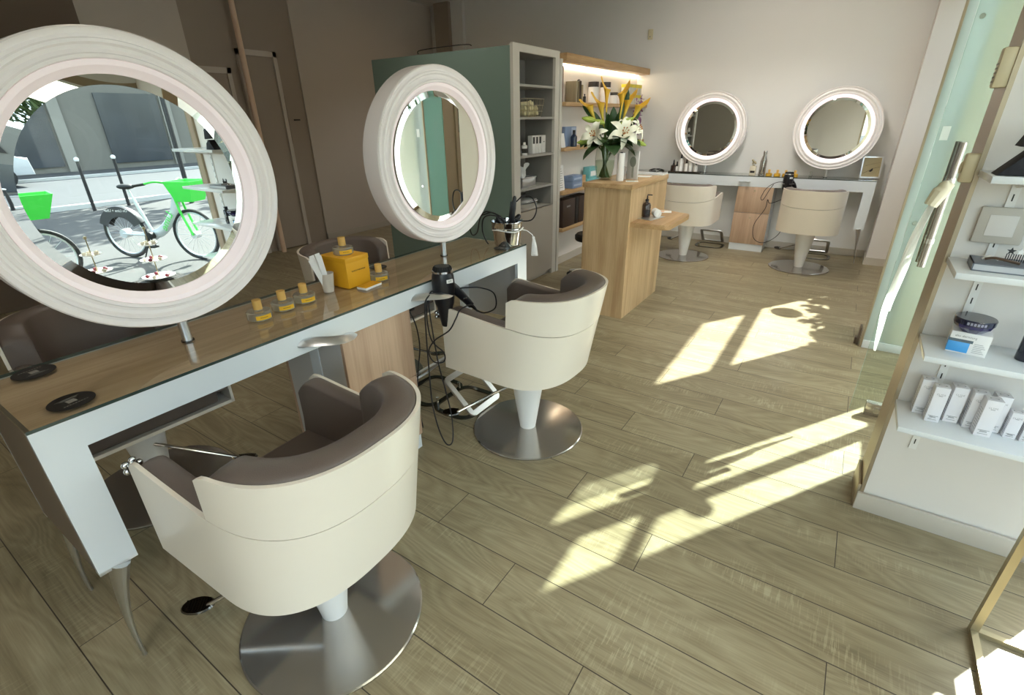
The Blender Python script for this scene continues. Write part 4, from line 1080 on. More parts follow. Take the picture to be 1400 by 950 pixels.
def calla_flower(label, base, tip, size, rz):
    """stem from the vase, trumpet of one rolled petal"""
    t = thing('calla_lily', label, 'flower', (VX, VY, VZ), 0, 'yellow calla lilies in the vase')
    b = Vector(base); p = Vector(tip)
    ax = (p-b); L = ax.length; d = ax.normalized()
    mb = MB(); start = Vector((-b.x*0.25, -b.y*0.25, 0.02))
    stemline(mb, [start, Vector((b.x*0.25, b.y*0.25, 0.22)), b*0.9+Vector((0, 0, b.z*0.02)), b+d*0.02], 0.0065)
    mb.build('stem', green, t)
    bx_ = Vector((-0.4, 0.92, 0)) *0.35 + Vector((0.86, 0.5, 0))*(-1 if rz < 2.3 else 1); bx_ = (bx_-d*bx_.dot(d)).normalized(); by_ = d.cross(bx_)
    q = Matrix((bx_, by_, d)).transposed().to_4x4()
    Mx = Matrix.Translation(b) @ q
    rows = []; n = 10; m_ = 22
    for k in range(n+1):
        f = k/n
        row = []
        for j in range(m_+1):
            a = -PI*1.08 + 2.16*PI*j/m_
            back = 0.5+0.5*math.cos(a)
            r = 0.78*size*(0.15+0.26*f+0.50*f**3)*(1+0.08*math.sin(a*5)*f**3)
            zz = L*f*(1+0.42*f*back**5 - 0.12*f*(1-back))
            flare = 1+0.75*max(0, f-0.72)*(0.6+back)
            row.append(Mx @ Vector((r*flare*math.cos(a)-0.10*size*f*back, r*flare*math.sin(a), zz)))
        rows.append(row)
    mb = MB(); mb.grid(rows); mb.build('petal', calla, t, angle=180)
    mb = MB(); mb.tube([Mx @ Vector((0, 0, L*0.35)), Mx @ Vector((0, 0, L*0.85))], [size*0.09, size*0.06], 8); mb.build('spadix', stam, t)
    return t
# local offsets (+x right-ish towards window, +y away); camera looks along (-.5,.86)
# screen right = (0.86,0.5)
def sr(r, up, dep=0.0): return (0.86*r-0.4*dep, 0.5*r+0.92*dep, up)
calla_flower('yellow calla lily, tallest one pointing straight up left of centre', sr(-0.01, 0.50), sr(-0.025, 0.70), 0.046, 2.0)
calla_flower('yellow calla lily opening towards the left, lowest of the left ones', sr(-0.08, 0.42), sr(-0.165, 0.575), 0.053, 0.8)
calla_flower('yellow calla lily with ruffled edge below the tallest one', sr(-0.02, 0.40), sr(-0.075, 0.60), 0.056, 1.3)
calla_flower('yellow calla lily, tallest on the right beside a dark leaf', sr(0.10, 0.46), sr(0.115, 0.67), 0.053, 2.6)
calla_flower('yellow calla lily right of the tallest right one, slightly lower', sr(0.12, 0.42), sr(0.17, 0.62), 0.050, 3.0)
calla_flower('yellow calla lily leaning furthest right in the bouquet', sr(0.17, 0.40), sr(0.265, 0.57), 0.050, 3.4)
def lily_flower(label, c, d, R_):
    t = thing('white_lily', label, 'flower', (VX, VY, VZ), 0, 'white lilies in the vase')
    c = Vector(c); d = Vector(d).normalized(); x, y, _ = frame_for(d)
    mb = MB(); stemline(mb, [Vector((c.x*-0.1, c.y*-0.1, 0.03)), Vector((c.x*0.2, c.y*0.2, 0.20)), c-d*0.06-Vector((0, 0, 0.05)), c-d*0.02], 0.005); mb.build('stem', green, t)
    for k in range(6):
        a = k*PI/3+0.3; o = x*math.cos(a)+y*math.sin(a); w_ = R_*(0.26 if k % 2 else 0.19)
        rows = []
        for i in range(9):
            f = i/8
            rr = R_*(0.05+0.95*f); h_ = R_*(0.55*math.sin(min(1, f*1.25)*PI*0.62)) - R_*0.25*f**3
            ww = w_*math.sin(PI*(0.08+0.92*f))**0.75 if f < 1 else 0.001
            cc = c+o*rr+d*h_; sd_ = d.cross(o)
            rows.append([cc-sd_*ww+d*ww*0.25, cc-sd_*ww*0.5, cc-d*ww*0.12, cc+sd_*ww*0.5, cc+sd_*ww+d*ww*0.25])
        mb = MB(); mb.grid(rows); mb.build('petal', lily, t, angle=180)
    mb = MB()
    for k in range(6):
        a = k*PI/3; o = x*math.cos(a)+y*math.sin(a); mb.tube([c+d*0.01, c+o*R_*0.16+d*R_*0.62], 0.0018, 5); mb.sphere(c+o*R_*0.17+d*R_*0.64, 0.006, 8)
    mb.build('stamens', stam, t)
    return t
lily_flower('large open white lily at the front right of the bouquet', sr(0.13, 0.345, -0.08), sr(0.25, 0.45, -0.9), 0.14)
lily_flower('open white lily on the left of the bouquet', sr(-0.09, 0.34, -0.06), sr(-0.35, 0.35, -0.9), 0.12)
lily_flower('half open white lily facing right behind the large one', sr(0.22, 0.375, -0.03), sr(0.8, 0.4, -0.3), 0.105)
lily_flower('white lily high in the middle right, seen from the side', sr(0.15, 0.42, -0.02), sr(0.15, 0.9, -0.2), 0.07)
def bud(label, c, d, L):
    t = thing('lily_bud', label, 'flower bud', (VX, VY, VZ), 0, 'green lily buds in the vase')
    c = Vector(c); d = Vector(d).normalized()
    mb = MB(); stemline(mb, [Vector((c.x*0.1, c.y*0.1, 0.20)), c*0.6+Vector((0, 0, 0.10)), c], 0.004); mb.build('stem', green, t)
    pts = [c+d*L*f for f in [k/8 for k in range(9)]]; rs = [L*0.20*math.sin(PI*(0.1+0.87*k/8))**0.8 for k in range(9)]
    MB().tube(pts, rs, 10).build('bud', lime, t)
bud('pale green lily bud pointing left at mid height', sr(-0.09, 0.455, -0.05), sr(-0.9, 0.18), 0.12)
bud('second pale green lily bud above the left white lily', sr(-0.02, 0.435, -0.06), sr(-0.9, 0.25), 0.10)
bud('pale green lily bud low on the left by the round leaves', sr(-0.12, 0.30, -0.05), sr(-0.95, -0.05), 0.12)
bud('pale green lily bud above the front right lily', sr(0.11, 0.43, -0.07), sr(0.8, 0.35), 0.11)
bud('pale green lily bud low at the right edge of the bouquet', sr(0.24, 0.30, -0.04), sr(0.9, -0.35), 0.10)
fo = thing('bouquet_foliage', 'dark green leaves and stems of the bouquet in the vase', 'foliage', (VX, VY, VZ))
for (r, u, dp, dx, dy_, L, w_, dr) in [(-0.10, 0.30, -0.02, -0.55, -0.05, 0.13, 0.06, 0.6), (0.15, 0.29, -0.05, 0.6, -0.05, 0.14, 0.065, 0.5), (0.02, 0.30, -0.10, -0.15, -0.05, 0.13, 0.06, 0.5), (0.09, 0.30, -0.10, 0.25, 0.0, 0.13, 0.06, 0.4), (-0.03, 0.28, -0.05, -0.9, -0.05, 0.16, 0.05, 0.35), (0.0, 0.27, -0.08, -0.5, -0.1, 0.17, 0.055, 0.5), (0.05, 0.28, -0.08, 0.6, -0.05, 0.18, 0.06, 0.4), (0.08, 0.29, -0.04, 0.95, 0.0, 0.17, 0.055, 0.35), (-0.06, 0.30, 0.02, -1.0, 0.15, 0.17, 0.05, 0.3),
        (0.0, 0.27, 0.08, 0.2, 0.0, 0.18, 0.05, 0.4), (0.03, 0.27, -0.10, 0.1, -0.15, 0.15, 0.055, 0.7), (-0.04, 0.26, -0.07, -0.8, -0.35, 0.15, 0.045, 0.5), (0.1, 0.27, -0.06, 0.9, -0.3, 0.14, 0.05, 0.5)]:
    mb = MB(); leaf(mb, sr(r, u, dp), Vector(sr(dx, 0.25+dy_, -0.35)), L*1.08, w_*1.35, dr); mb.build('leaf', dgreen, fo, angle=180)
for (r, u, dx, up_, L, w_) in [(-0.05, 0.42, -0.75, 0.7, 0.22, 0.03), (0.09, 0.42, 0.25, 1.0, 0.27, 0.035), (-0.03, 0.35, -0.45, 0.9, 0.20, 0.03), (0.14, 0.36, 0.55, 0.8, 0.22, 0.03), (0.04, 0.34, 0.02, 1.0, 0.22, 0.04), (0.02, 0.33, -0.1, 1.0, 0.18, 0.04), (0.07, 0.33, 0.15, 1.0, 0.20, 0.04)]:
    mb = MB(); leaf(mb, sr(r, u), Vector(sr(dx, up_)), L, w_, 0.0, 0.4, up=(0.4, -0.9, 0.1)); mb.build('leaf', dgreen, fo, angle=180)
random.seed(5)
for k in range(26):
    a = k*2.399; r0 = 0.010+0.042*((k % 7)/7); r1 = 0.03+0.03*((k*3 % 7)/7)
    mb = MB(); mb.tube([(-r0*math.cos(a), -r0*math.sin(a), 0.015), (r0*0.5*math.cos(a+0.7), r0*0.5*math.sin(a+0.7), 0.16), (r1*math.cos(a), r1*math.sin(a), 0.33)], 0.0055, 8)
    mb.build('stem', green, fo)
# orchid spray on the shelf behind
orc = thing('orchid_spray', 'mauve orchid spray rising behind the right side of the bouquet', 'flower', (-2.67, 7.08, SB_+0.052))
MB().tube(spline([(0, 0, 0), (0.02, -0.02, 0.15), (0.03, -0.06, 0.30), (0.02, -0.02, 0.44)], 6), 0.004, 6).build('stem', green, orc)
MB().lathe([(0, 0), (0.035, 0), (0.04, 0.07), (0, 0.07)], 16).build('pot', M['white_plastic'], orc)
for k in range(10):
    f = k/9; c = Vector((0.02, -0.02+0.10*math.sin(k*2.2), 0.08+0.36*f))
    mb = MB()
    for j in range(5):
        a = j*2*PI/5+k; leaf(mb, c, (0.35, math.cos(a), math.sin(a)), 0.078, 0.024, 0.1)
    mb.build('blossom', orchid, orc, angle=180)

# desk items
bottle('white_pump_tube', 'tall white cylinder bottle beside the flower vase', (-1.625, 4.055, VZ), [(0, 0), (0.030, 0), (0.030, 0.215), (0, 0.215)], M['white_plastic'], [(0, 0.215), (0.012, 0.215), (0.012, 0.222), (0, 0.222)], M['black'], lab=None)
pb = thing('display_card', 'white display card with grey round brush shape, black bow on top', 'card', (-1.575, 4.20, VZ), math.radians(-25))
MB().box(-0.065, 0.065, -0.004, 0.004, 0.0, 0.225, 0.002).build('card', M['paper'], pb)
MB().lathe([(0, 0), (0.036, 0), (0.036, 0.002), (0, 0.002)], 32, Matrix.Translation((0.005, -0.006, 0.14)) @ Matrix.Rotation(PI/2, 4, 'X') @ Matrix.Diagonal((1, 1.15, 1, 1))).build('round_print', mat('sage_print', '#9aa094', 0.6), pb)
MB().box(-0.004, 0.018, -0.0065, -0.005, 0.015, 0.10).build('handle_print', mat('sage_print_b', '#b5b8ac', 0.6), pb)
mb = MB(); leaf(mb, (0, -0.008, 0.222), (1, -0.2, 0.25), 0.045, 0.009, 0.1); leaf(mb, (0, -0.008, 0.222), (-1, -0.2, 0.2), 0.045, 0.009, 0.1); mb.sphere((0, -0.008, 0.222), 0.007, 8); mb.build('bow', M['black'], pb, angle=180)
stn = MB().lathe([(0, 0), (0.03, 0), (0.032, 0.01), (0.022, 0.06), (0.028, 0.10), (0, 0.11)], 16).build('rose_stone_jar', mat('rose_stone', '#a89c94', 0.5, var=0.3, vscale=40)); stn.location = (-1.645, 4.165, VZ); tag(stn, 'rosy stone patterned small jar between white bottle and display card', 'jar')
lb_ = thing('leaflet', 'pale printed leaflet lying flat on the desk before the display card', 'leaflet', (-1.52, 4.06, VZ), 0.4)
MB().box(-0.05, 0.05, -0.035, 0.035, 0, 0.003).build('sheet', M['paper'], lb_); MB().box(-0.04, 0.02, -0.02, 0.02, 0.0031, 0.0036).build('print', mat('mint_print', '#a9c4bd', 0.6), lb_)
lb_ = thing('leaflet', 'second pale leaflet lying further back on the desk top', 'leaflet', (-1.56, 4.45, VZ), 0.1)
MB().box(-0.06, 0.06, -0.06, 0.06, 0, 0.003).build('sheet', M['paper'], lb_)
# swivel stool behind the desk
so_ = thing('swivel_stool', 'black and chrome swivel stool on castors behind the reception desk', 'stool', (-2.17, 4.72, 0), 0.25)
MB().lathe([(0, 0.44), (0.15, 0.44), (0.16, 0.455), (0.16, 0.49), (0.14, 0.51), (0, 0.515)], 32).build('seat', M['black_matte'], so_)
MB().cyl((0, 0, 0.08), (0, 0, 0.44), 0.022, n=16).build('column', M['chrome'], so_)
for k in range(5):
    a = k*2*PI/5+2.75
    c, s = math.cos(a), math.sin(a)
    MB().tube([(0.02*c, 0.02*s, 0.10), (0.12*c, 0.12*s, 0.095), (0.24*c, 0.24*s, 0.07)], [0.022, 0.018, 0.014], 10).build('leg', M['chrome'], so_)
    MB().cyl((0.245*c-0.018*s, 0.245*s+0.018*c, 0.03), (0.245*c+0.018*s, 0.245*s-0.018*c, 0.03), 0.03, n=18).cyl((0.245*c, 0.245*s, 0.03), (0.245*c, 0.245*s, 0.07), 0.008, n=8).build('castor', M['black'], so_)

# ------------------------------------------------------------------ far vanity
VY0, VY1, VZT = 6.935, 7.28, 0.92
fv = thing('far_vanity', 'long white wall vanity with glass top under the two far mirrors', 'table', (0, 0, 0))
MB().box(-2.72, 0.205, VY0+0.004, VY1, 0.90, 0.912).build('tabletop', mat('grey_top', '#8f8c88', 0.4), fv)
MB().box(-2.72, 0.213, VY0, VY1, 0.9125, 0.920).build('glass_top', M['glass_top'], fv)
MB().box(-2.72, 0.213, VY0-0.001, VY0, 0.9125, 0.920).build('glass_edge', M['glass_edge'], fv)
MB().box(-2.72, 0.213, VY0, VY0+0.02, 0.795, 0.912).build('apron', M['white'], fv)
MB().box(0.193, 0.213, VY0+0.02, VY1, 0.795, 0.9).build('end_panel', M['grey_panel'], fv)
MB().box(0.113, 0.213, VY0, VY0+0.02, 0.39, 0.795).build('leg', M['white'], fv)
sabre_foot(0.213, VY0, -1, 1, 0.195, VY0-0.06)
pts = []; rs = []
for k in range(15):
    f = k/14; pts.append((0.165+0.045*f, VY0+0.012-0.03*f, 0.39*(1-f))); rs.append(0.032*(1-f)**2+0.010)
MB().tube(pts, rs, 12, flat=(1, 0.6)).box(0.113, 0.213, VY0-0.002, VY0+0.022, 0.382, 0.39).build('metal_foot', M['alu'], fv)
def holder_far(x):
    mb = MB(); mb.lathe([(0.028, 0), (0.065, 0.0), (0.066, 0.005), (0.028, 0.007)], 24, Matrix.Translation((x, VY0-0.035, 0.852)) @ Matrix.Diagonal((1.1, 0.75, 1, 1)), closed=True)
    mb.build('dryer_holder', M['alu'], fv)
holder_far(-1.13); holder_far(-0.655)
dc = thing('drawer_cabinet', 'oak two-drawer cabinet on white plinth under the far vanity', 'cabinet', (0, 0, 0))
MB().box(-1.20, -0.79, VY0+0.02, VY1-0.01, 0.09, 0.794).build('carcass', M['white'], dc)
MB().box(-1.20, -0.79, VY0, VY0+0.018, 0.09, 0.475, 0.001).build('drawer', M['birch'], dc)
MB().box(-1.20, -0.79, VY0, VY0+0.018, 0.480, 0.793, 0.001).build('drawer', M['birch'], dc)
MB().box(-1.195, -0.795, VY0+0.008, VY1-0.01, 0.0, 0.09).build('plinth', M['white'], dc)
for z in (0.42, 0.75): MB().cyl((-1.0, VY0-0.002, z), (-1.0, VY0, z), 0.010, n=16).build('keyhole', M['brass'], dc)
h2 = thing('hair_dryer', 'black hair dryer hanging from the far vanity beside its drawers', 'hair dryer', (-0.655, VY0-0.035, 0.885), math.radians(-60), 'black hair dryers')
build_dryer(h2)
dcord([(-0.60, VY0-0.02, 0.86), (-0.75, VY0-0.06, 0.87), (-0.86, VY0-0.06, 0.80), (-0.91, VY0-0.05, 0.68), (-0.88, VY0-0.05, 0.66), (-0.83, VY0-0.05, 0.78), (-0.80, VY0-0.04, 0.84)], 'black cord looping left of the far hair dryer')
dcord([(-0.62, VY0-0.03, 0.72), (-0.70, VY0-0.05, 0.66), (-0.80, VY0-0.05, 0.62), (-0.83, VY0-0.05, 0.66), (-0.84, VY0-0.05, 0.55), (-0.93, VY0-0.05, 0.35), (-0.90, VY0-0.06, 0.18), (-0.78, VY0-0.06, 0.14), (-0.64, VY0-0.05, 0.25), (-0.58, VY0-0.04, 0.45)], 'black cord hanging in a long loop before the far drawer cabinet')
# items on the far vanity
bottle('steel_flask', 'tall brushed steel drinking bottle on the far vanity', (-0.972, 7.02, VZT), [(0, 0), (0.036, 0), (0.038, 0.004), (0.038, 0.17), (0.020, 0.235), (0.018, 0.25), (0, 0.25)], M['steel'], [(0, 0.25), (0.021, 0.25), (0.021, 0.28), (0.016, 0.287), (0, 0.287)], M['steel'])
tf = thing('perfume_flacon', 'square perfume flacon with gold bow stopper beside the steel bottle', 'perfume bottle', (-1.08, 7.03, VZT))
MB().box(-0.036, 0.036, -0.018, 0.018, 0, 0.11, 0.006).build('body', mat('cream_flacon', '#ddd2bb', 0.25, coat=0.4), tf)
MB().box(-0.026, 0.026, -0.0195, -0.018, 0.03, 0.055).build('label', M['ink'], tf)
mb = MB(); mb.cyl((0, 0, 0.11), (0, 0, 0.125), 0.014, n=16)
for k in range(6): mb.sphere((0.018*math.cos(k), 0.006*math.sin(k*2), 0.140+0.012*(k % 4)), 0.013, 10)
mb.build('stopper', M['brass'], tf)
amb = mat('amber_perfume', '#c79a3a', 0.25, coat=0.5)
gp = None
for k, x in enumerate((-0.890, -0.798, -0.707, -0.608)):
    lab = ['round amber perfume bottle with gold cap on far vanity, next to the steel bottle', 'round amber perfume bottle with gold cap on far vanity, second from the steel bottle', 'round amber perfume bottle with gold cap on far vanity, third from the steel bottle', 'round amber perfume bottle with gold cap on far vanity, last towards the right mirror'][k]
    if gp is None:
        gp = thing('perfume_bottle', lab, 'perfume bottle', (x, 7.02, VZT), -PI/2, 'amber perfume bottles on the far vanity')
        MB().lathe([(0, 0), (0.033, 0), (0.036, 0.003), (0.036, 0.030), (0.030, 0.036), (0.012, 0.038), (0, 0.038)], 28).build('flask', amb, gp)
        MB().cyl((0, 0, 0.038), (0, 0, 0.075), 0.014, n=20).build('cap', M['gold_cap'], gp)
        MB().box(0.034, 0.0375, -0.02, 0.02, 0.008, 0.022).build('label', M['yellow_label'], gp)
    else: dup(gp, lab, (x, 7.02, VZT))
cj = MB().lathe([(0, 0), (0.018, 0), (0.02, 0.02), (0.008, 0.03), (0.014, 0.045), (0.010, 0.062), (0, 0.065)], 16).build('glass_stopper', M['bottle_glass']); cj.location = (-0.45, 7.12, VZT); tag(cj, 'tiny clear glass stopper left of the right mirror pole', 'stopper')
# left cluster of bottles on a tray
tr = MB().box(-0.22, 0.20, -0.05, 0.05, 0, 0.012, 0.003).build('bottle_tray', M['steel_dark']); tr.location = (-1.92, 7.09, VZT); tag(tr, 'dark steel tray carrying small bottles on the far vanity left end', 'tray')
spec_ = [(-2.085, 'dark', 0.036, 0.08, 'dark brown dropper jar at the left end of the vanity tray'), (-1.99, 'w', 0.030, 0.16, 'tall white dropper bottle, tallest on the vanity tray'), (-1.915, 's', 0.022, 0.10, 'slim pale dropper bottle between two white bottles on the vanity tray'), (-1.86, 't', 0.026, 0.165, 'white cylinder bottle in the middle of the vanity tray'), (-1.79, 's', 0.026, 0.085, 'short white dropper bottle at the right end of the vanity tray'), (-2.04, 's', 0.020, 0.06, 'small pale dropper bottle beside the dark jar on the vanity tray')]
for x, kd, r, h, lab in spec_:
    m_ = amber if kd == 'dark' else M['white_plastic']
    if kd == 't': cap = [(0, h), (r, h), (r, h+0.012), (0, h+0.012)]; cm_ = M['white_plastic']
    else: cap = [(0, h*1.0), (0.012, h), (0.012, h+0.018), (0.009, h+0.02), (0.008, h+0.05), (0.003, h+0.06), (0, h+0.06)]; cm_ = M['black']
    bottle('dropper_bottle', lab, (x, 7.09, VZT+0.013), [(0, 0), (r, 0), (r, h*0.82), (r*0.5 if kd != 't' else r, h*0.95), (r*0.5 if kd != 't' else r, h), (0, h)], m_, cap, cm_, group='small bottles on the vanity tray')
# framed picture
pf_ = thing('framed_picture', 'small silver framed picture of a branch standing at the right end of the far vanity', 'picture', (0.135, 7.13, VZT+0.007), math.radians(14))
Mt = Matrix.Rotation(math.radians(-12), 4, 'X')
mb = MB()
W2, H2 = 0.100, 0.235
mb.box(-W2, W2, -0.006, 0.006, 0, 0.018, M=Mt); mb.box(-W2, W2, -0.006, 0.006, H2-0.014, H2, M=Mt); mb.box(-W2, -W2+0.014, -0.006, 0.006, 0, H2, M=Mt); mb.box(W2-0.014, W2, -0.006, 0.006, 0, H2, M=Mt)
mb.build('frame', M['alu'], pf_)
MB().box(-W2+0.01, W2-0.01, -0.002, 0.004, 0.01, H2-0.01, M=Mt).build('print', mat('khaki_print', '#a99a75', 0.5), pf_)
mb = MB()
mb.tube([Mt @ Vector(p) for p in ((-0.075, -0.0035, 0.05), (-0.02, -0.0035, 0.085), (0.03, -0.0035, 0.11), (0.08, -0.0035, 0.125))], 0.0012, 5)
mb.tube([Mt @ Vector(p) for p in ((-0.07, -0.0035, 0.13), (0.0, -0.0035, 0.155), (0.08, -0.0035, 0.17))], 0.0008, 5)
mb.mesh([Mt @ Vector(p) for p in ((-0.02, -0.004, 0.075), (0.012, -0.004, 0.112), (0.018, -0.004, 0.088), (0.002, -0.004, 0.070))], [(0, 1, 2, 3)])
mb.build('drawn_branch', M['ink'], pf_, angle=180)
MB().box(-0.003, 0.003, 0.006, 0.09, 0, 0.005).build('stand', M['alu'], pf_)

cable('cord_coil', 'small tangle of black cord on the far vanity behind the desk', [(-2.42, 7.10, 0.926), (-2.36, 7.06, 0.94), (-2.28, 7.08, 0.95), (-2.22, 7.12, 0.93), (-2.28, 7.15, 0.926), (-2.36, 7.13, 0.945), (-2.40, 7.07, 0.93), (-2.31, 7.05, 0.926)], 0.006)

# ------------------------------------------------------------------ entrance glass door (leaf standing open)
gd = thing('glass_door', 'clear frameless glass entrance door leaf standing open by the shelf wall', 'door', (0, 0, 0))
MB().box(0.275, 0.97, 3.165, 3.177, 0.012, 2.35).build('pane', M['clear'], gd)
MB().box(0.2735, 0.275, 3.165, 3.177, 0.012, 2.35).build('pane_edge', glass('pane_edge_glass', '#cfe6df', 0.05, 1.5, frost=0.5), gd)
ft = MB().box(0.345, 0.455, 3.150, 3.192, 0.005, 0.085, 0.003); ft.build('bottom_fitting', M['steel'], gd)
MB().cyl((0.40, 3.150, 0.045), (0.40, 3.140, 0.045), 0.017, n=24).build('lock_cylinder', M['chrome'], gd)
for s, nm in ((-1, 'door_handle'), (1, 'door_handle')):
    y = 3.171+s*0.055
    hb = MB().cyl((0.372, y, 0.90), (0.372, y, 1.475), 0.0165, n=24)
    hb = hb.build(nm, M['steel'], gd)
    for z in (1.03, 1.31): MB().cyl((0.372, y, z), (0.372, 3.171+s*0.006, z), 0.010, n=14).cyl((0.372, y-0.001, z-0.012), (0.372, y-0.001, z+0.012), 0.019, n=20).build('standoff', M['chrome'], hb)
# scarf tied to the handle
sc = thing('cloth_ribbon', 'cream cloth knotted on the door handle with long white ends trailing down', 'cloth', (0, 0, 0))
cl = mat('cream_cloth', '#e2dfc8', 0.8); wh = glass('white_veil', '#fbfbf8', 0.5, 0.0, frost=0.85)
mb = MB(); mb.sphere((0.355, 3.08, 1.275), 0.035, 14, (0.8, 0.8, 1.1)); mb.tube([(0.375, 3.09, 1.30), (0.345, 3.075, 1.26), (0.325, 3.07, 1.20)], [0.02, 0.034, 0.028], 10); mb.build('knot', cl, sc)
rows = []
path = spline([(0.338, 3.085, 1.24), (0.318, 3.085, 1.14), (0.302, 3.085, 1.02), (0.297, 3.085, 0.87), (0.285, 3.09, 0.68), (0.292, 3.10, 0.55), (0.300, 3.11, 0.42)], 6)
n_ = len(path)
for i, p in enumerate(path):
    f = i/(n_-1); w_ = 0.006+0.010*math.sin(PI*f)**0.8
    rows.append([(p.x+w_*c, p.y+0.006*math.sin(c*5+f*9), p.z) for c in (-1, -0.5, 0, 0.5, 1)])
mb = MB(); mb.grid(rows); mb.build('ribbon_end', wh, sc, angle=180)
rows = [[(p[0]+0.012-0.008*(i/n_), p[1]-0.012, p[2]+0.03) for p in r] for i, r in enumerate(rows[:int(n_*0.75)])]
mb = MB(); mb.grid(rows); mb.build('ribbon_end', wh, sc, angle=180)
# sensor boxes on the jamb
sbx = mat('ivory_plastic', '#cdbf9c', 0.4); smc = mat('dark_slots', '#7a7466', 0.5)
for i, (z0, z1, lab) in enumerate([(1.385, 1.475, 'ivory rounded sensor box on the jamb beside the door handle'), (1.665, 1.775, 'ivory slotted sensor box high on the entrance jamb')]):
    t = thing('jamb_sensor', lab, 'sensor box', (0.318, 2.262, z0))
    MB().box(-0.028, 0.010, -0.006, 0.040, 0, z1-z0, 0.006).build('housing', sbx, t)
    if i:
        mb = MB()
        for k in range(5): mb.box(-0.0295, -0.0275, 0.0, 0.034, 0.015+k*0.012, 0.020+k*0.012)
        mb.build('slots', smc, t)
    else: MB().sphere((-0.030, 0.018, 0.045), 0.014, 12, (0.4, 0.9, 1.4)).build('lens', M['beige'] if 'beige' in M else sbx, t)
# handles on the aqua pane fixings
for i, (x, z) in enumerate([(0.40, 2.09), (0.40, 0.93)]):
    o = MB().cyl((x, 4.246, z), (x, 4.236, z), 0.014, n=20).build('glass_fixing', M['chrome']); tag(o, ['round chrome glass fixing high on the aqua pane', 'round chrome glass fixing at mid height on the aqua pane'][i], 'fixing')
st_ = MB().box(0.385, 0.425, 4.243, 4.2455, 1.44, 1.52).build('window_sticker', M['paper']); tag(st_, 'small white notice sticker on the aqua glass', 'sticker')

# ------------------------------------------------------------------ display shelves on the return wall
def rail(label, x):
    t = thing('shelf_rail', label, 'shelf rail', (0, 0, 0), 0, 'slotted shelf rails')
    MB().box(x-0.012, x+0.012, 2.250, 2.2575, 0.36, 1.95).build('channel', M['white_plastic'], t)
    mb = MB(); z = 0.385
    while z < 1.93:
        mb.box(x-0.0018, x+0.0018, 2.2492, 2.2502, z, z+0.022); z += 0.05
    mb.build('slot_pattern', M['ink'], t); return t
rail('white slotted shelf rail on the return wall, the one near the entrance jamb', 0.438)
rail('white slotted shelf rail on the return wall, nearer the shop window', 0.84)
ws = []
for z, lab in ((0.562, 'lowest white display shelf, holding the row of slim white cartons'), (0.848, 'white display shelf holding the cream box and dark jar'), (1.140, 'white display shelf holding the flat book'), (1.428, 'top white display shelf with the black folded shapes')):
    t = thing('display_shelf', lab, 'shelf', (0, 0, z), 0, 'white display shelves')
    MB().box(0.333, 0.955, 2.02, 2.249, -0.020, 0, 0.001).build('board', M['white'], t)
    for x in (0.438, 0.84):
        MB().mesh([], []) if False else None
        mb = MB(); mb.prism([(2.249, -0.052), (2.249, -0.0205), (2.055, -0.0205), (2.055, -0.027)], x-0.0025, x+0.0025, M=Matrix(((0, 0, 1, 0), (1, 0, 0, 0), (0, 1, 0, 0), (0, 0, 0, 1))))
        mb.build('bracket', M['white_plastic'], t)
CT = mat('white_carton', '#e6e3e6', 0.55); CTP = mat('pale_grey_print', '#a5a2a3', 0.6)
def carton(label, x, y, rz, w=0.042, h=0.142, d=0.042):
    t = thing('cosmetic_carton', label, 'box', (x, y, 0.5625), math.radians(rz), 'white cosmetic cartons on the display shelf')
    MB().box(-w/2, w/2, -d/2, d/2, 0, h, 0.0008).build('carton', CT, t)
    Mx = Matrix.Translation((0, -d/2-0.0003, h*0.80)) @ Matrix.Rotation(PI/2, 4, 'X')
    text_mesh('lettering', 'CLYDE', 0.0085, CTP, t, Mx, 0.0001)
    mb = MB()
    for k, (zz, ww) in enumerate([(0.17, 0.7), (0.145, 0.4), (0.125, 0.45), (0.07, 0.6), (0.755, 0.25)]):
        mb.box(-w*ww/2, w*ww/2, -d/2-0.0004, -d/2, h*zz, h*zz+0.0018)
    for k in range(9): mb.box(-w/2-0.0004, -w/2, -d*0.4, d*(0.2+0.02*(k % 4)), h*(0.15+k*0.07), h*(0.15+k*0.07)+0.0015)
    mb.lathe([(0.009, h+0.0002), (0.012, h+0.0002)], 16, Matrix.Diagonal((1.1, 0.6, 1, 1)))
    mb.build('print', CTP, t, angle=180)
carton('white carton at the left end, pushed back behind its neighbour', 0.398, 2.185, 2)
carton('white carton at the left end, front one of the overlapping pair', 0.432, 2.140, 3)
carton('white carton standing alone in the middle, right of the left pair', 0.487, 2.172, 6)
carton('white carton behind the largest front carton, to its left', 0.541, 2.158, 4)
carton('white carton behind the largest front carton, to its right', 0.601, 2.170, 6)
carton('white carton nearest the shelf edge in the right group', 0.569, 2.118, 6, w=0.046)
carton('short white carton, left one of the two small cartons', 0.647, 2.150, 4, h=0.100, w=0.034, d=0.036)
carton('short white carton, right one at the picture edge', 0.690, 2.150, 4, h=0.100, w=0.034, d=0.036)
cbx = thing('cream_box', 'white cream box with a blue jar window under the dark round jar', 'box', (0.4505, 2.150, 0.8485), math.radians(-7))
MB().box(-0.052, 0.052, -0.045, 0.045, 0, 0.075, 0.001).build('carton', M['paper'], cbx)
MB().box(-0.0525, 0.004, -0.0456, -0.0449, 0.004, 0.040, 0.0002).box(-0.0525, -0.052, -0.045, 0.0, 0.004, 0.045).build('blue_window', mat('sky_blue_print', '#4a9fe0', 0.35), cbx)
MB().box(-0.0525, 0.010, -0.0457, -0.0449, 0.040, 0.050).build('dark_band', mat('slate_print', '#56646c', 0.4), cbx)
text_mesh('lettering', 'ahu dermiurg', 0.0105, M['grey_ink'], cbx, Matrix.Translation((-0.012, -0.0455, 0.061)) @ Matrix.Rotation(PI/2, 4, 'X'), 0.0001)
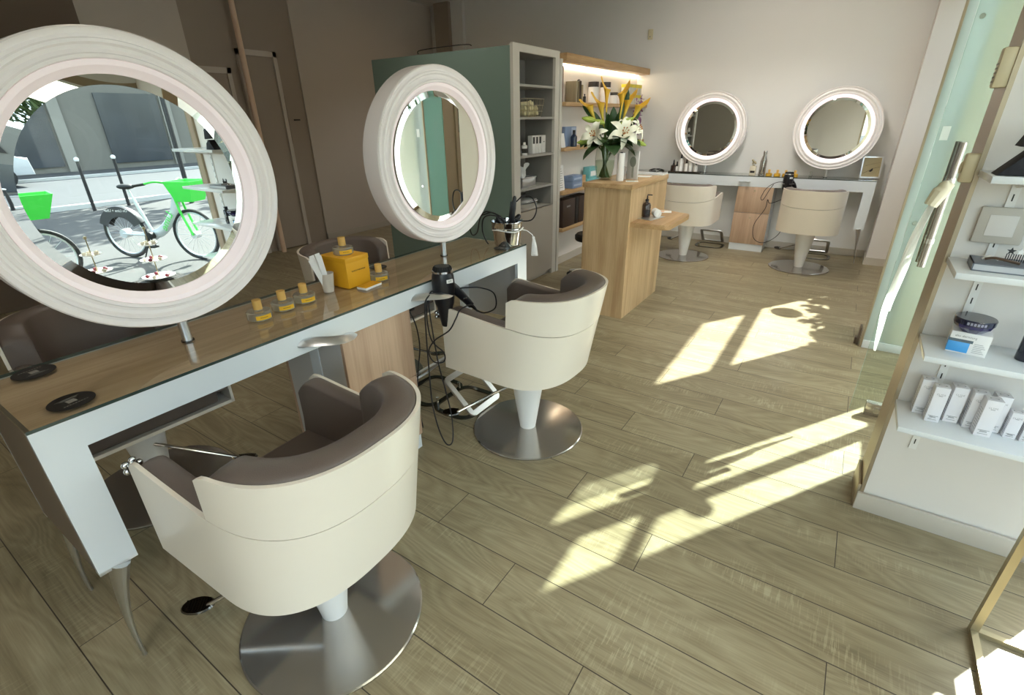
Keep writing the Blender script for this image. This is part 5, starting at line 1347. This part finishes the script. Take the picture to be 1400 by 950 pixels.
mb = MB()
for k in range(6): mb.box(0.014, 0.045-0.004*(k % 3), -0.0456, -0.0449, 0.010+k*0.006, 0.0115+k*0.006)
mb.build('print', CTP, cbx)
dj = thing('cosmetic_jar', 'dark violet faceted jar with flat lid on top of the cream box', 'jar', (0.4445, 2.135, 0.924))
MB().lathe([(0, 0), (0.030, 0), (0.050, 0.018), (0.055, 0.030), (0, 0.030)], 10).build('bowl', mat('violet_glass', '#231b52', 0.12, coat=0.8), dj, angle=10)
MB().lathe([(0, 0.030), (0.055, 0.030), (0.056, 0.046), (0.054, 0.049), (0, 0.049)], 40).build('lid', mat('deep_navy_lid', '#1d1f38', 0.2, coat=0.5), dj)
mb = MB()
for k in range(6):
    a = math.radians(-115+k*9); mb.box(-0.003, 0.003, -0.0568, -0.0558, 0.034, 0.043, M=Matrix.Rotation(a+PI/2, 4, 'Z'))
mb.build('lettering', mat('silver_letters', '#9b9bb0', 0.3), dj)
bottle('dark_bottle', 'dark navy bottle on the display shelf at the right picture edge', (0.602, 2.150, 0.8485), [(0, 0), (0.024, 0), (0.025, 0.004), (0.025, 0.105), (0.020, 0.112), (0, 0.112)], mat('navy_black_glass', '#1a1b2a', 0.2, coat=0.6), [(0, 0.112), (0.014, 0.112), (0.014, 0.135), (0, 0.135)], M['black'], lab=(0.0253, 0.03, 0.075, M['grey_ink']))
# wall plate picture
tp_ = thing('square_tile', 'square cream tile picture leaning on the wall above the flat book', 'tile', (0.435, 2.2435, 1.218), 0)
Mt = Matrix.Identity(4)
MB().box(-0.062, 0.062, -0.006, 0.004, 0, 0.116, 0.003, M=Mt).build('tile', M['trim'], tp_)
MB().box(-0.036, 0.036, -0.0085, -0.006, 0.024, 0.092, 0.0015, M=Mt).build('inner_panel', M['wall_light'], tp_)
tp_.location.z = 1.2; 
bkf = thing('flat_book', 'thick flat book with slate cover lying on the display shelf', 'book', (0.49, 2.125, 1.1405), math.radians(-2))
MB().box(-0.115, 0.115, -0.055, 0.065, 0.0, 0.003).box(-0.115, 0.115, -0.055, 0.065, 0.021, 0.024).box(-0.115, -0.112, -0.055, 0.065, 0, 0.024).build('cover', mat('slate_cover', '#6f737c', 0.4), bkf)
MB().box(-0.111, 0.113, -0.052, 0.062, 0.003, 0.021).build('pages', mat('book_pages', '#c9c9cc', 0.7), bkf)
hc = thing('hair_clip', 'brown hair clasp lying on the flat book', 'hair clip', (0.44, 2.115, 1.165), 0.1)
mb = MB(); mb.tube(spline([(-0.035, 0.01, 0.006), (-0.015, 0.006, 0.012), (0.01, -0.004, 0.010), (0.045, -0.012, 0.004)], 6), 0.006, 8, flat=(1.3, 0.7)); mb.build('clasp', mat('brown_horn', '#5b4637', 0.3), hc)
mb = MB(); mb.tube(spline([(-0.04, 0.018, 0.004), (-0.02, 0.02, 0.014), (0.0, 0.012, 0.004)], 6), 0.004, 8, flat=(1.4, 0.6)); mb.build('ribbon', M['paper'], hc)
def star(mb, c, R_, th=0.003):
    P = []
    for k in range(10):
        a = PI/2+k*PI/5; r = R_ if k % 2 == 0 else R_*0.42
        P.append((c[0]+r*math.cos(a), c[1]+r*math.sin(a)))
    mb.prism(P, c[2], c[2]+th, M=Matrix(((1, 0, 0, 0), (0, 0, 1, 0), (0, 1, 0, 0), (0, 0, 0, 1))))
for k in range(3):
    t = thing('star_comb', ['black star topped hair comb, leftmost standing on the flat book', 'silver star topped hair comb standing on the flat book between black ones', 'black star topped hair comb at the picture edge on the flat book'][k], 'hair comb', (0.462+0.022*k, 2.135, 1.1655), 0, 'star hair combs on the flat book')
    mb = MB(); star(mb, (0, 0.034, 0), 0.012); mm = M['black'] if k != 1 else M['alu']
    mb.build('star', mm, t)
    mb = MB()
    for j in range(4): mb.tube([(-0.008+0.0055*j, 0, 0), (-0.008+0.0055*j, 0.0, 0.026)], 0.0013, 5)
    mb.build('teeth', M['black'], t)
# black folded shapes on the top shelf
blk = mat('black_ribbed_cloth', '#23232a', 0.8, bump=0.8, bscale=150)
for i, (P, y, lab) in enumerate([([(0.343, 0.0), (0.46, 0.0), (0.44, 0.045), (0.40, 0.068)], 2.06, 'black ribbed pointed cloth shape lying on the top display shelf'), ([(0.375, 0.078), (0.47, 0.072), (0.45, 0.14), (0.405, 0.155)], 2.07, 'second black ribbed pointed cloth shape above the first')]):
    o = MB().prism([(p[0], p[1]) for p in P], -0.045, 0.045, 0.004, M=Matrix(((1, 0, 0, 0), (0, 0, 1, 0), (0, 1, 0, 0), (0, 0, 0, 1)))).build('folded_cloth', blk)
    o.location = (0, y+0.03, 1.4285); tag(o, lab, 'cloth', 'black ribbed cloth shapes')

# ------------------------------------------------------------------ display table by the window with cake stands
dt = thing('display_table', 'low brass framed display table with slatted top by the shop window', 'table', (0, 0, 0))
xs0, xs1, yy0, yy1, zt = 0.672, 0.95, 0.85, 1.765, 0.46
for (x, y) in ((xs0, yy1), (xs0, yy0), (xs1, yy1), (xs1, yy0)):
    MB().box(x-0.011, x+0.011, y-0.011, y+0.011, 0, zt).build('leg', M['brass'], dt)
for y in (yy0, yy1): MB().box(xs0, xs1, y-0.010, y+0.010, 0.0, 0.018).build('stretcher', M['brass'], dt)
for x in (xs0, xs1): MB().box(x-0.010, x+0.010, yy0, yy1, zt-0.02, zt).build('rail', M['brass'], dt)
for x in (xs0,): MB().box(x-0.010, x+0.010, yy0, yy1, 0.0, 0.018).build('stretcher', M['brass'], dt)
for k in range(9):
    x = xs0+0.004+k*0.0335; MB().box(x-0.011, x+0.011, yy0-0.01, yy1+0.01, zt+0.001, zt+0.012).build('slat', M['ink'], dt)
marble = mat('white_plate', '#ece9e4', 0.25, coat=0.4)
sweet = mat('burgundy_sweets', '#7a2433', 0.4, var=0.3); pale = mat('pale_meringue', '#efe3cf', 0.6, var=0.1)
def cakestand(label, x, y):
    t = thing('cake_stand', label, 'cake stand', (x, y, zt+0.0125), 0, 'three tier cake stands by the window')
    MB().cyl((0, 0, 0), (0, 0, 0.40), 0.004, n=10).sphere((0, 0, 0.41), 0.012, 10).build('rod', M['brass'], t)
    for z, r in ((0.02, 0.115), (0.155, 0.092), (0.28, 0.068)):
        MB().lathe([(0.006, z), (r*0.6, z), (r, z+0.012), (r, z+0.015), (r*0.6, z+0.004), (0.006, z+0.004)], 40, closed=True).build('plate', marble, t)
    random.seed(int(x*1000+y*100))
    return t
def sweets(x, y, lab1, lab2):
    k_ = 0
    for z, r in ((0.02, 0.075), (0.155, 0.055), (0.28, 0.038)):
        for k in range(5):
            a = k*1.2566+z*9; m_ = sweet if (k % 2 == 0 and z < 0.2) else pale
            o = MB().sphere((0, 0, 0), 0.017, 12, (1, 1, 0.75)).build('sweet', m_); o.location = (x+r*math.cos(a), y+r*math.sin(a), zt+0.0125+z+0.018)
            tag(o, lab1, 'sweet', lab2)
cakestand('three tier cake stand with white plates, nearer the shelf wall', 0.815, 1.60); cakestand('three tier cake stand with white plates, further from the shelf wall', 0.80, 1.22)
sweets(0.815, 1.60, 'small round sweet on the cake stand nearer the shelf wall', 'sweets on the nearer cake stand')
sweets(0.80, 1.22, 'small round sweet on the cake stand further from the shelf wall', 'sweets on the further cake stand')

# ------------------------------------------------------------------ street: bicycles, bollards, trees, house
GZ = -0.12
lime_g = mat('bright_green_paint', '#45d94e', 0.4); tyre = mat('tyre_rubber', '#222222', 0.7); silver = mat('silver_paint', '#c9ccd0', 0.35, metal=0.3); dark = mat('dark_fender', '#2b2d31', 0.45)
def build_bike(t):
    """local: rides towards +x, ground z=0, wheelbase 1.1"""
    for nm, x in (('wheel', 0.0), ('wheel', 1.12)):
        w_ = MB(); w_.tube([(x+0.325*math.cos(a), 0, 0.345+0.325*math.sin(a)) for a in [k*2*PI/40 for k in range(40)]], 0.022, 8, closed=True)
        w_ = w_.build('wheel', tyre, t)
        mb = MB(); mb.tube([(x+0.295*math.cos(a), 0, 0.345+0.295*math.sin(a)) for a in [k*2*PI/40 for k in range(40)]], 0.011, 6, closed=True)
        for k in range(18):
            a = k*2*PI/18; mb.tube([(x, 0, 0.345), (x+0.29*math.cos(a), 0, 0.345+0.29*math.sin(a))], 0.002, 4)
        mb.cyl((x, -0.05, 0.345), (x, 0.05, 0.345), 0.045 if x > 0.5 else 0.06, n=18)
        mb.build('spokes', silver, w_)
    fr = MB(); fr.tube(spline([(0.98, 0, 0.86), (0.86, 0, 0.62), (0.62, 0, 0.40), (0.45, 0, 0.33)], 5), [0.045]*15+[0.055], 14, flat=(0.7, 1.4))
    fr.tube([(0.45, 0, 0.33), (0.30, 0, 0.80)], 0.022, 10); fr.tube([(0.45, 0.04, 0.33), (0.0, 0.05, 0.345)], 0.016, 8); fr.tube([(0.45, -0.04, 0.33), (0.0, -0.05, 0.345)], 0.016, 8)
    fr.build('frame', silver, t)
    text_mesh('lettering', 'Lime', 0.15, lime_g, t, Matrix.Translation((0.76, 0.048, 0.53)) @ Matrix.Rotation(PI, 4, 'Z') @ Matrix.Rotation(PI/2, 4, 'X') @ Matrix.Rotation(math.radians(-52), 4, 'Z'))
    MB().tube([(0.30, 0, 0.80), (0.26, 0, 0.95)], 0.013, 10).build('seat_post', silver, t)
    MB().sphere((0.235, 0, 0.975), 0.13, 16, (1.0, 0.55, 0.28)).build('saddle', M['black_matte'], t)
    fk = MB(); 
    for s in (-1, 1): fk.tube([(0.985, 0.05*s, 0.86), (1.02, 0.055*s, 0.66), (1.12, 0.055*s, 0.345)], 0.016, 10)
    fk.tube([(0.985, 0, 0.82), (0.95, 0, 1.0)], 0.024, 10); fk.build('fork', lime_g, t)
    hb = MB().tube(spline([(0.82, -0.30, 1.04), (0.90, -0.20, 1.06), (0.955, 0, 1.02), (0.90, 0.20, 1.06), (0.82, 0.30, 1.04)], 5), 0.014, 8); hb = hb.build('handlebar', lime_g, t)
    for s in (-1, 1): MB().cyl((0.83, 0.28*s, 1.042), (0.76, 0.40*s, 1.03), 0.017, n=12).build('grip', M['black_matte'], hb)
    bk_ = MB(); z0, z1 = 0.80, 1.06
    a0 = [(1.06, -0.12, z0), (1.30, -0.12, z0), (1.30, 0.12, z0), (1.06, 0.12, z0)]; a1 = [(1.00, -0.19, z1), (1.40, -0.19, z1), (1.40, 0.19, z1), (1.00, 0.19, z1)]
    b1 = [(1.015, -0.175, z1), (1.385, -0.175, z1), (1.385, 0.175, z1), (1.015, 0.175, z1)]; b0 = [(1.075, -0.105, z0+0.01), (1.285, -0.105, z0+0.01), (1.285, 0.105, z0+0.01), (1.075, 0.105, z0+0.01)]
    P = a0+a1+b1+b0; F = [(3, 2, 1, 0)]+[(i, (i+1) % 4, 4+(i+1) % 4, 4+i) for i in range(4)]+[(4+i, 4+(i+1) % 4, 8+(i+1) % 4, 8+i) for i in range(4)]+[(8+i, 8+(i+1) % 4, 12+(i+1) % 4, 12+i) for i in range(4)]+[(12, 13, 14, 15)]
    bk_.mesh(P, F); bk_.build('basket', lime_g, t)
    fd = MB(); rows = []
    for k in range(15):
        a = math.radians(25+k*9.5); row = []
        rows.append([(0.37*math.cos(a)*q, s*w_, 0.345+0.37*math.sin(a)*q) for (q, s, w_) in ((0.62, -1, 0.045), (1.0, -1, 0.04), (1.03, 0, 0), (1.0, 1, 0.04), (0.62, 1, 0.045))])
    fd.grid(rows); fd = fd.build('rear_fender', dark, t)
    text_mesh('lettering', 'On Lime + Uber', 0.055, M['paper'], fd, Matrix.Translation((0.0, 0.052, 0.66)) @ Matrix.Rotation(PI, 4, 'Z') @ Matrix.Rotation(PI/2, 4, 'X'))
    MB().cyl((0.45, -0.09, 0.33), (0.45, 0.09, 0.33), 0.05, n=16).tube([(0.45, 0.09, 0.33), (0.52, 0.10, 0.20)], 0.010, 6).box(0.47, 0.57, 0.10, 0.18, 0.185, 0.205).build('pedals', M['black_matte'], t)
    MB().tube([(0.40, 0.04, 0.30), (0.30, 0.12, 0.02)], 0.010, 6).build('kickstand', M['black_matte'], t)
bk1 = thing('rental_bicycle', 'silver and bright green rental bicycle with basket, seen in the largest mirror', 'bicycle', (4.75, 2.78, GZ), math.radians(156), 'green rental bicycles')
build_bike(bk1)
dup(bk1, 'second green rental bicycle seen cut off at the left edge of the largest mirror', (4.0, 0.50, GZ), math.radians(98))
dup(bk1, 'third green rental bicycle standing past the shelf wall', (5.2, 5.4, GZ), math.radians(150))
bol = thing('street_bollard', 'x', 'bollard', (10.4, 4.2, GZ), 0, 'black bollards with white tops')
MB().cyl((0, 0, 0), (0, 0, 1.05), 0.035, 0.03, 16).build('post', M['black'], bol); MB().sphere((0, 0, 1.08), 0.05, 12).build('ball', M['paper'], bol)
bol['label'] = 'black white-topped bollard, nearest pair seen left in the largest mirror'
for i, (x, y) in enumerate([(10.6, 4.95), (10.5, 2.6), (10.5, 7.6), (10.5, 10.2), (10.5, -1.0)]):
    dup(bol, ['second black white-topped bollard of the nearest pair', 'black white-topped bollard at the left rim of the mirror view', 'black white-topped bollard behind the bicycle saddle', 'black white-topped bollard further along the kerb', 'black white-topped bollard outside the near end of the window'][i], (x, y, GZ))
lp = MB().cyl((9.6, 5.9, GZ), (9.6, 5.9, 3.4), 0.05, n=16); tag(lp.build('street_pole', M['black']), 'tall dark street pole seen in the middle of the largest mirror', 'pole')
# unseen, shaped for their shadows: shrub planter outside far bay, two added discs
pl_ = thing('window_planter', 'stone planter with a leafy shrub outside the far bay window', 'planter', (1.28, 6.45, GZ))
MB().box(-0.16, 0.16, -0.75, 0.75, 0, 0.55, 0.01).build('trough', mat('grey_stone_trough', '#8b8883', 0.8), pl_)
random.seed(21); P = []; F = []
for k in range(1500):
    y = random.uniform(-0.72, 0.85); top = 1.86+0.30*(y+0.72)/1.5+0.07*math.sin(y*17)
    c = Vector((random.uniform(-0.15, 0.15), y, 0.55+(top-0.55)*random.random()**0.6)); a = Vector((random.uniform(-1, 1), random.uniform(-1, 1), random.uniform(-1, 1))).normalized(); b = a.cross(Vector((0.3, 0.5, 1))).normalized()
    i = len(P); L = 0.055; P += [c-a*L, c-b*L*0.6, c+a*L, c+b*L*0.6]; F.append((i, i+1, i+2, i+3))
mb = MB(); mb.mesh(P, F); mb.build('shrub_foliage', dgreen, pl_, angle=180, fix=False)
for i, (x, y, z, r_, lab) in enumerate([(0.93, 3.72, 1.85, 0.062, 'added disc hanging in the entrance bay for its round shadow'), (0.95, 6.60, 1.85, 0.125, 'added disc hanging in the far bay window for its round shadow')]):
    t = thing('shadow_disc', lab, 'shadow disc', (x, y, z), 0, 'hanging discs added for their shadows')
    MB().cyl((0, 0, -0.01), (0, 0, 0.01), r_, n=32).build('disc', M['brass'], t); MB().cyl((0, 0, 0.01), (0, 0, ZC-z), 0.0015, n=6).build('string', M['ink'], t)
# trees
bark = mat('plane_bark', '#77706a', 0.9, var=0.2); leafm = mat('tree_leaves', '#4b5d33', 0.7, var=0.3)
def tree(label, x, y, s, zc=6.0, R_=2.6):
    t = thing('street_tree', label, 'tree', (x, y, GZ), 0, 'street trees')
    MB().tube([(0, 0, 0), (0.05, 0.1, 2.0), (0, 0, zc-0.5)], [0.20, 0.16, 0.10], 12).build('trunk', bark, t)
    random.seed(s); mb = MB()
    P = []; F = []
    for k in range(2600):
        u = Vector((random.gauss(0, 1), random.gauss(0, 1), random.gauss(0, 1))).normalized()*R_*random.random()**0.4
        c = Vector((0, 0, zc))+Vector((u.x, u.y, u.z*0.62)); a = Vector((random.uniform(-1, 1), random.uniform(-1, 1), random.uniform(-0.5, 0.5))).normalized(); b = a.cross(Vector((random.uniform(-1, 1), random.uniform(-1, 1), 1))).normalized()
        i = len(P); L = 0.15; P += [c-a*L, c-b*L*0.6, c+a*L, c+b*L*0.6]; F.append((i, i+1, i+2, i+3))
    mb.mesh(P, F); o = mb.build('crown', leafm, t, angle=180, fix=False)
for i, (x, y) in enumerate([(12.5, 8.2), (12.5, 2.0), (12.5, 14.5), (12.5, -4.5)]):
    tree(['street tree across from the entrance by the kerb', 'street tree opposite the display window', 'street tree furthest along the pavement', 'street tree at the near end of the pavement'][i], x, y, 11+i)
# building across the road
bd = thing('house_across', 'pale stone building across the road with dark ground floor openings', 'building', (0, 0, 0))
stone = mat('pale_stone', '#77736b', 0.9, var=0.06)
MB().box(24, 30, -30, 45, GZ, 6.5).build('wall', stone, bd)
shopm = mat('shop_glass_dark', '#3a3f45', 0.15, var=0.4, vscale=1.2); stone2 = mat('lighter_stone', '#8f8b82', 0.9)
for k in range(16):
    y = -24+k*4.2
    MB().box(23.93, 24.02, y, y+2.4, 0.1, 2.9).build('shop_window', shopm, bd)
    MB().box(23.90, 23.98, y+2.5, y+2.9, GZ, 3.4).build('pilaster', stone2, bd)
    MB().box(23.93, 24.02, y+0.5, y+1.7, 4.0, 5.8).build('window', M['ink'], bd)
pcar = thing('parked_car', 'pale parked car across the road, tiny in the largest mirror', 'car', (19.0, 3.2, GZ+0.01), 0, None)
prof = [(-2.0, 0.35), (-2.05, 0.75), (-1.4, 0.9), (-0.9, 1.4), (0.8, 1.42), (1.5, 0.95), (2.1, 0.85), (2.15, 0.35)]
MB().prism(prof, -0.85, 0.85, 0.05, M=Matrix(((0, 0, 1, 0), (1, 0, 0, 0), (0, 1, 0, 0), (0, 0, 0, 1)))).build('body', silver, pcar)
for y in (-1.3, 1.35): MB().cyl((-0.9, y, 0.32), (-0.7, y, 0.32), 0.32, n=20).build('wheel', tyre, pcar)
MB().box(-0.87, -0.85, -0.8, 0.75, 0.95, 1.3).build('side_window', M['ink'], pcar)
